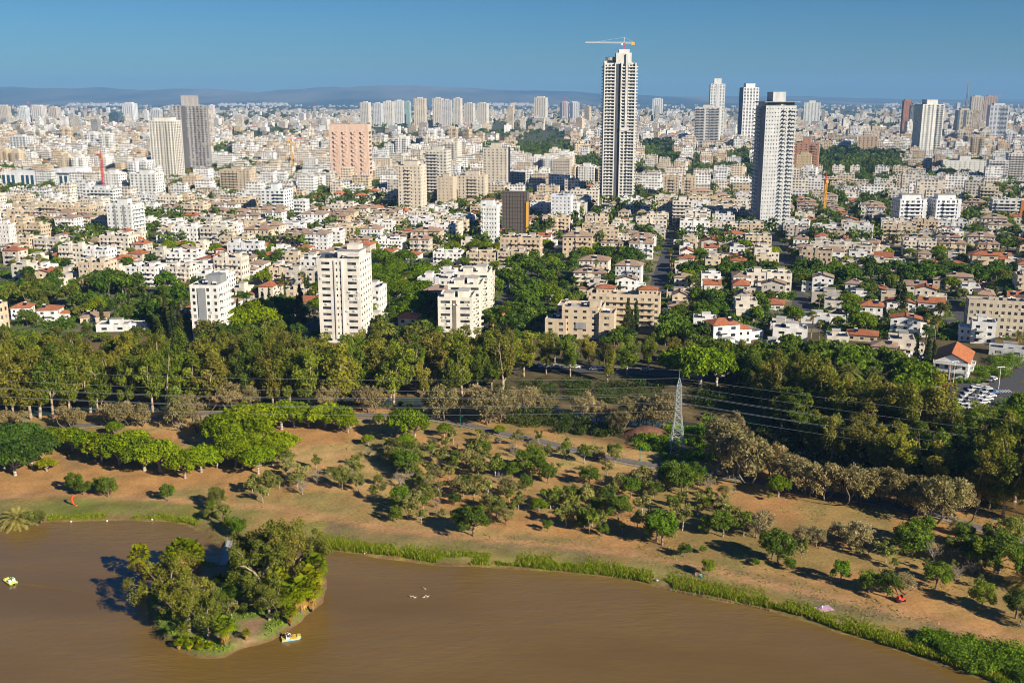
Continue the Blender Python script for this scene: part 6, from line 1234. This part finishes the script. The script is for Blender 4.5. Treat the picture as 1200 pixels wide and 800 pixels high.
pedal_boat(341, 748, (.25, .5, .62), (.75, .5, .08), 'yellow and pale blue pedal boat near the island', R(18), [(-.45, (.05, .06, .12), 'person in dark top riding the yellow pedal boat'), (.45, (.7, .7, .7), 'person in white top riding the yellow pedal boat')])
pedal_boat(12, 682, (.12, .4, .12), (.72, .72, .15), 'green and yellow pedal boat far from the island', R(140), [(-.45, (.05, .35, .1), 'person in green top riding the green pedal boat')])
wk = MB(); A = Vector((*gp(20, 684, WATER_Z), WATER_Z + .003)); fw = (Vector((*gp(150, 712, WATER_Z), 0)) - Vector((A.x, A.y, 0))).normalized(); sw = Vector((-fw.y, fw.x, 0))
for sg in (-1, 1):
    for lane in (0, 1, 2):
        pr = None
        for i in range(30):
            c_ = A + fw * (i * .9 + lane * 1.6) + sw * sg * (.4 + i * .13 + lane * .35); hgt = .07 * (1 - i / 30) + .004; wd = .16 + i * .012; q = [c_ - sw * wd, c_ + Vector((0, 0, hgt)), c_ + sw * wd]
            if pr: wk.poly([pr[0], q[0], q[1], pr[1]]); wk.poly([pr[1], q[1], q[2], pr[2]])
            pr = q
structure('boat_wake', wk.mesh('boat_wake', 'lake_water', True))
dk = MB(); dk.ball((0, 0, .08), (.3, .16, .14)); dk.ball((.26, 0, .34), (.09, .07, .07)); dk.bar((.2, 0, .12), (.25, 0, .34), .05, 0, 6); dk.bar((.32, 0, .33), (.42, 0, .31), .035, 1, 5, .015); dk.bar((-.25, 0, .1), (-.42, 0, .18), .08, 0, 5, .02); DM = dk.mesh('duck', ['painted', 'crane_yellow'], True)
for x, y in [(482, 699), (486, 700), (498, 690), (497, 699.5), (501, 699)]: X, Y = gp(x, y, WATER_Z); tag(obj('duck', DM, None, (X, Y, WATER_Z), random.uniform(0, 6), (.4, .34, .28), scale=1.3), 'small pale duck floating with four others on open water', 'duck', 'ducks on the lake')
for x, y in [(387, 640), (427, 646), (83, 608), (125, 607), (178, 607), (620, 661), (770, 680), (898, 707)]:
    X, Y = gp(x, y); rk = MB(); rk.ball((0, 0, .1), (random.uniform(.25, .45), random.uniform(.2, .35), random.uniform(.18, .3)), 0, 7, 4); o = obj('rock', rk.mesh('rock', 'painted'), None, (X, Y, gz(X, Y)), random.uniform(0, 6), (.6, .58, .55)); tag(o, 'pale rock at the water edge of the main bank', 'rock', 'shore rocks')
# short timber stakes along the bank
stk_ = MB(); stk_.bar((0, 0, -1.2), (0, 0, .3), .11, 0, 6); SM = stk_.mesh('stake', 'dark_net')
for k in range(22):
    x = 785 + k * 5.6 + random.uniform(-1.5, 1.5); y = np.interp(x, [p[0] for p in SHORE_PX], [p[1] for p in SHORE_PX]) + 1.0; X, Y = gp(x, y); tag(obj('mooring_stake', SM, None, (X, Y, WATER_Z + .15)), 'short dark stake standing in a line along the reedy bank', 'stake', 'stakes along the bank')
# brown mound beside the pylon thicket
X, Y = gp(758, 508); mv = grid_mesh('mound', -8, 8, -5, 5, .8, lambda x, y: 3.0 * np.clip(1 - (x / 8) ** 2 - (y / 5) ** 2, 0, 1) + (vnoise(x + 40, y + 40, 2, 12) - .5) * .5 - .3, lambda x, y: np.repeat(np.array((.17, .085, .055))[None], len(x), 0)); tag(obj('soil_mound', mv, None, (X, Y, 0)), 'heap of dark brown soil beside the pylon thicket', 'mound')
# timber pole, advertising poles near the road
for x, y, h, lab in [(719, 437, 12, 'rusty pole beside the tree-lined road'), (500 / 4 + 1000 - 12, 451, 8, 'brown pole by the car park hedge')]:
    X, Y = gp(x, y); pb = MB(); pb.bar((0, 0, 0), (0, 0, h), .2, 0, 8, .13); pb.box(-.6, .6, -.06, .06, h * .9, h * .9 + .2); tag(obj('utility_pole', pb.mesh('pole', 'bark'), None, (X, Y, 0), 0, (.3, .14, .09)), 'tall ' + lab, 'pole')
# ------------------------------------------------------------------ reeds, grass and thickets (uncountable)
def blades(name, pts, hs, label, color, wid=.16, cat='reeds', spread=.35):
    g = np.random.default_rng(len(pts)); P = np.array(pts); n = len(P); z = ground_z(P[:, 0], P[:, 1]) if name != 'island_grass' else isle_z(P[:, 0], P[:, 1]); a = g.uniform(0, 6.28, n); h = np.array(hs); w = wid * (.6 + .8 * g.random(n)); l = g.normal(size=(n, 2)) * spread * h[:, None]
    b0 = np.stack([P[:, 0], P[:, 1], z - .05], 1); d = np.stack([np.cos(a) * w, np.sin(a) * w, 0 * a], 1); t = b0 + np.stack([l[:, 0], l[:, 1], h], 1)
    V = np.stack([b0 - d, b0 + d, t + d * .35, t - d * .35], 1).reshape(-1, 3); o = obj(name, mesh_np(name, V, np.arange(4 * n).reshape(-1, 4), 'leaf', tint=np.repeat(np.clip(.5 + .22 * g.normal(size=n), 0, 1), 4)), color=color); tag(o, label, cat, kind='stuff')
g = np.random.default_rng(77); shp = np.array(SHORE_PX); RP, RH = [], []
for _ in range(42000):
    x = g.uniform(55, 1200); y = np.interp(x, shp[:, 0], shp[:, 1]); dens = .55 if x < 230 else 0 if x < 375 else 1.0 if x < 560 else .8 if x < 740 else 1.0
    X, Y = gp(x, y); off = abs(g.normal()) * (1.6 if x < 230 else 3.6) ; X2_, Y2_ = X + off * g.uniform(-.4, .4), Y + .2 + off
    if g.random() > dens: continue
    k = float(vnoise(np.array([X2_]), np.array([Y2_]), 7, 15)[0])
    if k < .27 + .03 * off: continue
    RP.append((X2_, Y2_)); RH.append(g.uniform(.3, 1.0) * (.5 if x < 230 else .95) * (.5 + k) * max(.35, 1.1 - off * .12))
dd_ = [g.random() < .22 for _ in RP]; blades('dry_reeds', [p for p, q in zip(RP, dd_) if q], [h * 1.1 for h, q in zip(RH, dd_) if q], 'straw-coloured dead reeds mixed into the green bank fringe', (.26, .20, .10), .13)
blades('shore_reeds', RP, RH, 'bright green reeds and grass fringing the main bank', (.125, .175, .02), .14)
GP_, GH = [], []
for _ in range(9000):
    X, Y = g.uniform(ix.min(), ix.max()), g.uniform(iy.min(), iy.max()); GP_.append((X, Y)); GH.append(g.uniform(.15, .5))
P_ = np.array(GP_); kp = (sd_isle(P_[:, 0], P_[:, 1]) > .4) & (vnoise(P_[:, 0], P_[:, 1], 5, 31) > .5); GP_ = [tuple(p) for p in P_[kp]]; GH = [h for h, q in zip(GH, kp) if q]
blades('island_grass', GP_, GH, 'low green grass growing on the lake island', (.12, .17, .03), .2, 'grass', .5)
TP, TH = [], []
P_ = np.array([gp(g.uniform(285, 1195), g.uniform(505, 735)) for _ in range(26000)])
kp = (vnoise(P_[:, 0], P_[:, 1], 9, 2) > .54) & (sd_land(P_[:, 0], P_[:, 1]) > 2); TP = [tuple(p) for p in P_[kp]]; TH = list(g.uniform(.1, .35, len(TP)))
blades('dry_grass', TP, TH, 'tufts of dry and green grass over the orchard slope', (.20, .19, .06), .22, 'grass', .6)
def thicket(name, blobs, label, color, size=.5, n=130):
    C, Rr = [], []
    for x, y, rx, ry, cnt_, h in blobs:
        for _ in range(cnt_):
            a, r = g.uniform(0, 6.28), math.sqrt(g.random()); X, Y = gp(x + rx * r * math.cos(a), y + ry * r * math.sin(a)); s = g.uniform(.6, 1.1) * h * .6; C.append((X, Y, gz(X, Y) + s * .7)); Rr.append((s * 1.3, s * 1.3, s))
    o = obj(name, leaf_mesh(name, [leaf_quads(C, Rr, n, size, g, shell=.5, flat_=.9)]), color=color); tag(o, label, 'bushes', kind='stuff')
thicket('pylon_thicket', [(825, 508, 38, 18, 60, 2.6), (770, 520, 28, 9, 34, 2.2), (845, 532, 30, 10, 40, 2.4), (800, 535, 30, 5, 20, 1.8), (860, 500, 25, 8, 22, 2.2), (790, 502, 12, 10, 14, 2.4)], 'bright green bushy thicket round the foot of the pylon', (.10, .17, .02))
thicket('stream_bushes', [(300, 474, 310, 5, 90, 2.4), (640, 492, 50, 10, 60, 3.2), (690, 505, 40, 8, 40, 2.6), (720, 462, 60, 14, 60, 3.5), (940, 500, 60, 25, 100, 3.6), (1040, 555, 90, 18, 130, 3.4), (1000, 520, 80, 22, 90, 3.6), (880, 530, 40, 14, 50, 3.2), (850, 470, 40, 12, 50, 4.5), (640, 455, 60, 10, 40, 3.0), (1150, 580, 60, 14, 40, 3)], 'dark green undergrowth along the stream beneath the tall trees', (.05, .075, .022), .6, 90)
thicket('bank_bushes', [(1095, 752, 18, 10, 30, 2.2), (1130, 765, 25, 12, 44, 2.6), (1175, 775, 30, 14, 50, 3.0), (1205, 790, 15, 14, 20, 3.0), (1150, 780, 20, 8, 20, 2.2)], 'leafy green bushes on the bank at the lake corner', (.10, .16, .025), .36, 230)
thicket('island_bushes', [(352, 716, 10, 6, 8, 1.2), (300, 742, 8, 4, 6, 1.0), (195, 730, 10, 12, 12, 1.6), (215, 750, 14, 4, 10, 1.4), (370, 690, 4, 12, 10, 1.6), (268, 690, 12, 8, 14, 1.8), (280, 705, 12, 10, 14, 1.8), (255, 720, 8, 8, 8, 1.4)], 'low dark bushes in the middle of the island', (.06, .09, .025), .36, 200)
thicket('hedge_bushes', [(1150, 436, 22, 6, 40, 2.4), (1095, 440, 14, 6, 24, 3), (1180, 425, 20, 8, 34, 3), (1100, 425, 18, 5, 20, 3), (1040, 432, 40, 6, 40, 3), (930, 415, 60, 8, 60, 3), (1000, 412, 40, 5, 30, 2.5), (1135, 447, 22, 2.5, 20, 1.6), (1185, 478, 16, 6, 26, 3.5), (1165, 440, 18, 4, 20, 3.0), (1195, 500, 20, 8, 20, 4)], 'clipped green hedges around the car park and villas', (.09, .14, .025), .5, 110)
# ------------------------------------------------------------------ air
hz = MB(); hz.box(-26000, 26000, -400, 25500, -20, 520); me = hz.mesh('haze', 'wire'); me.materials.clear()
m = bpy.data.materials.new('haze_air'); m.use_nodes = True; n = m.node_tree.nodes; n.remove(n['Principled BSDF']); pv = n.new('ShaderNodeVolumePrincipled')
pv.inputs['Color'].default_value = (.26, .55, 1, 1); pv.inputs['Density'].default_value = 5.2e-5; pv.inputs['Anisotropy'].default_value = .0
m.node_tree.links.new(pv.outputs[0], n['Material Output'].inputs['Volume']); me.materials.append(m); obj('haze', me, kind='stuff')
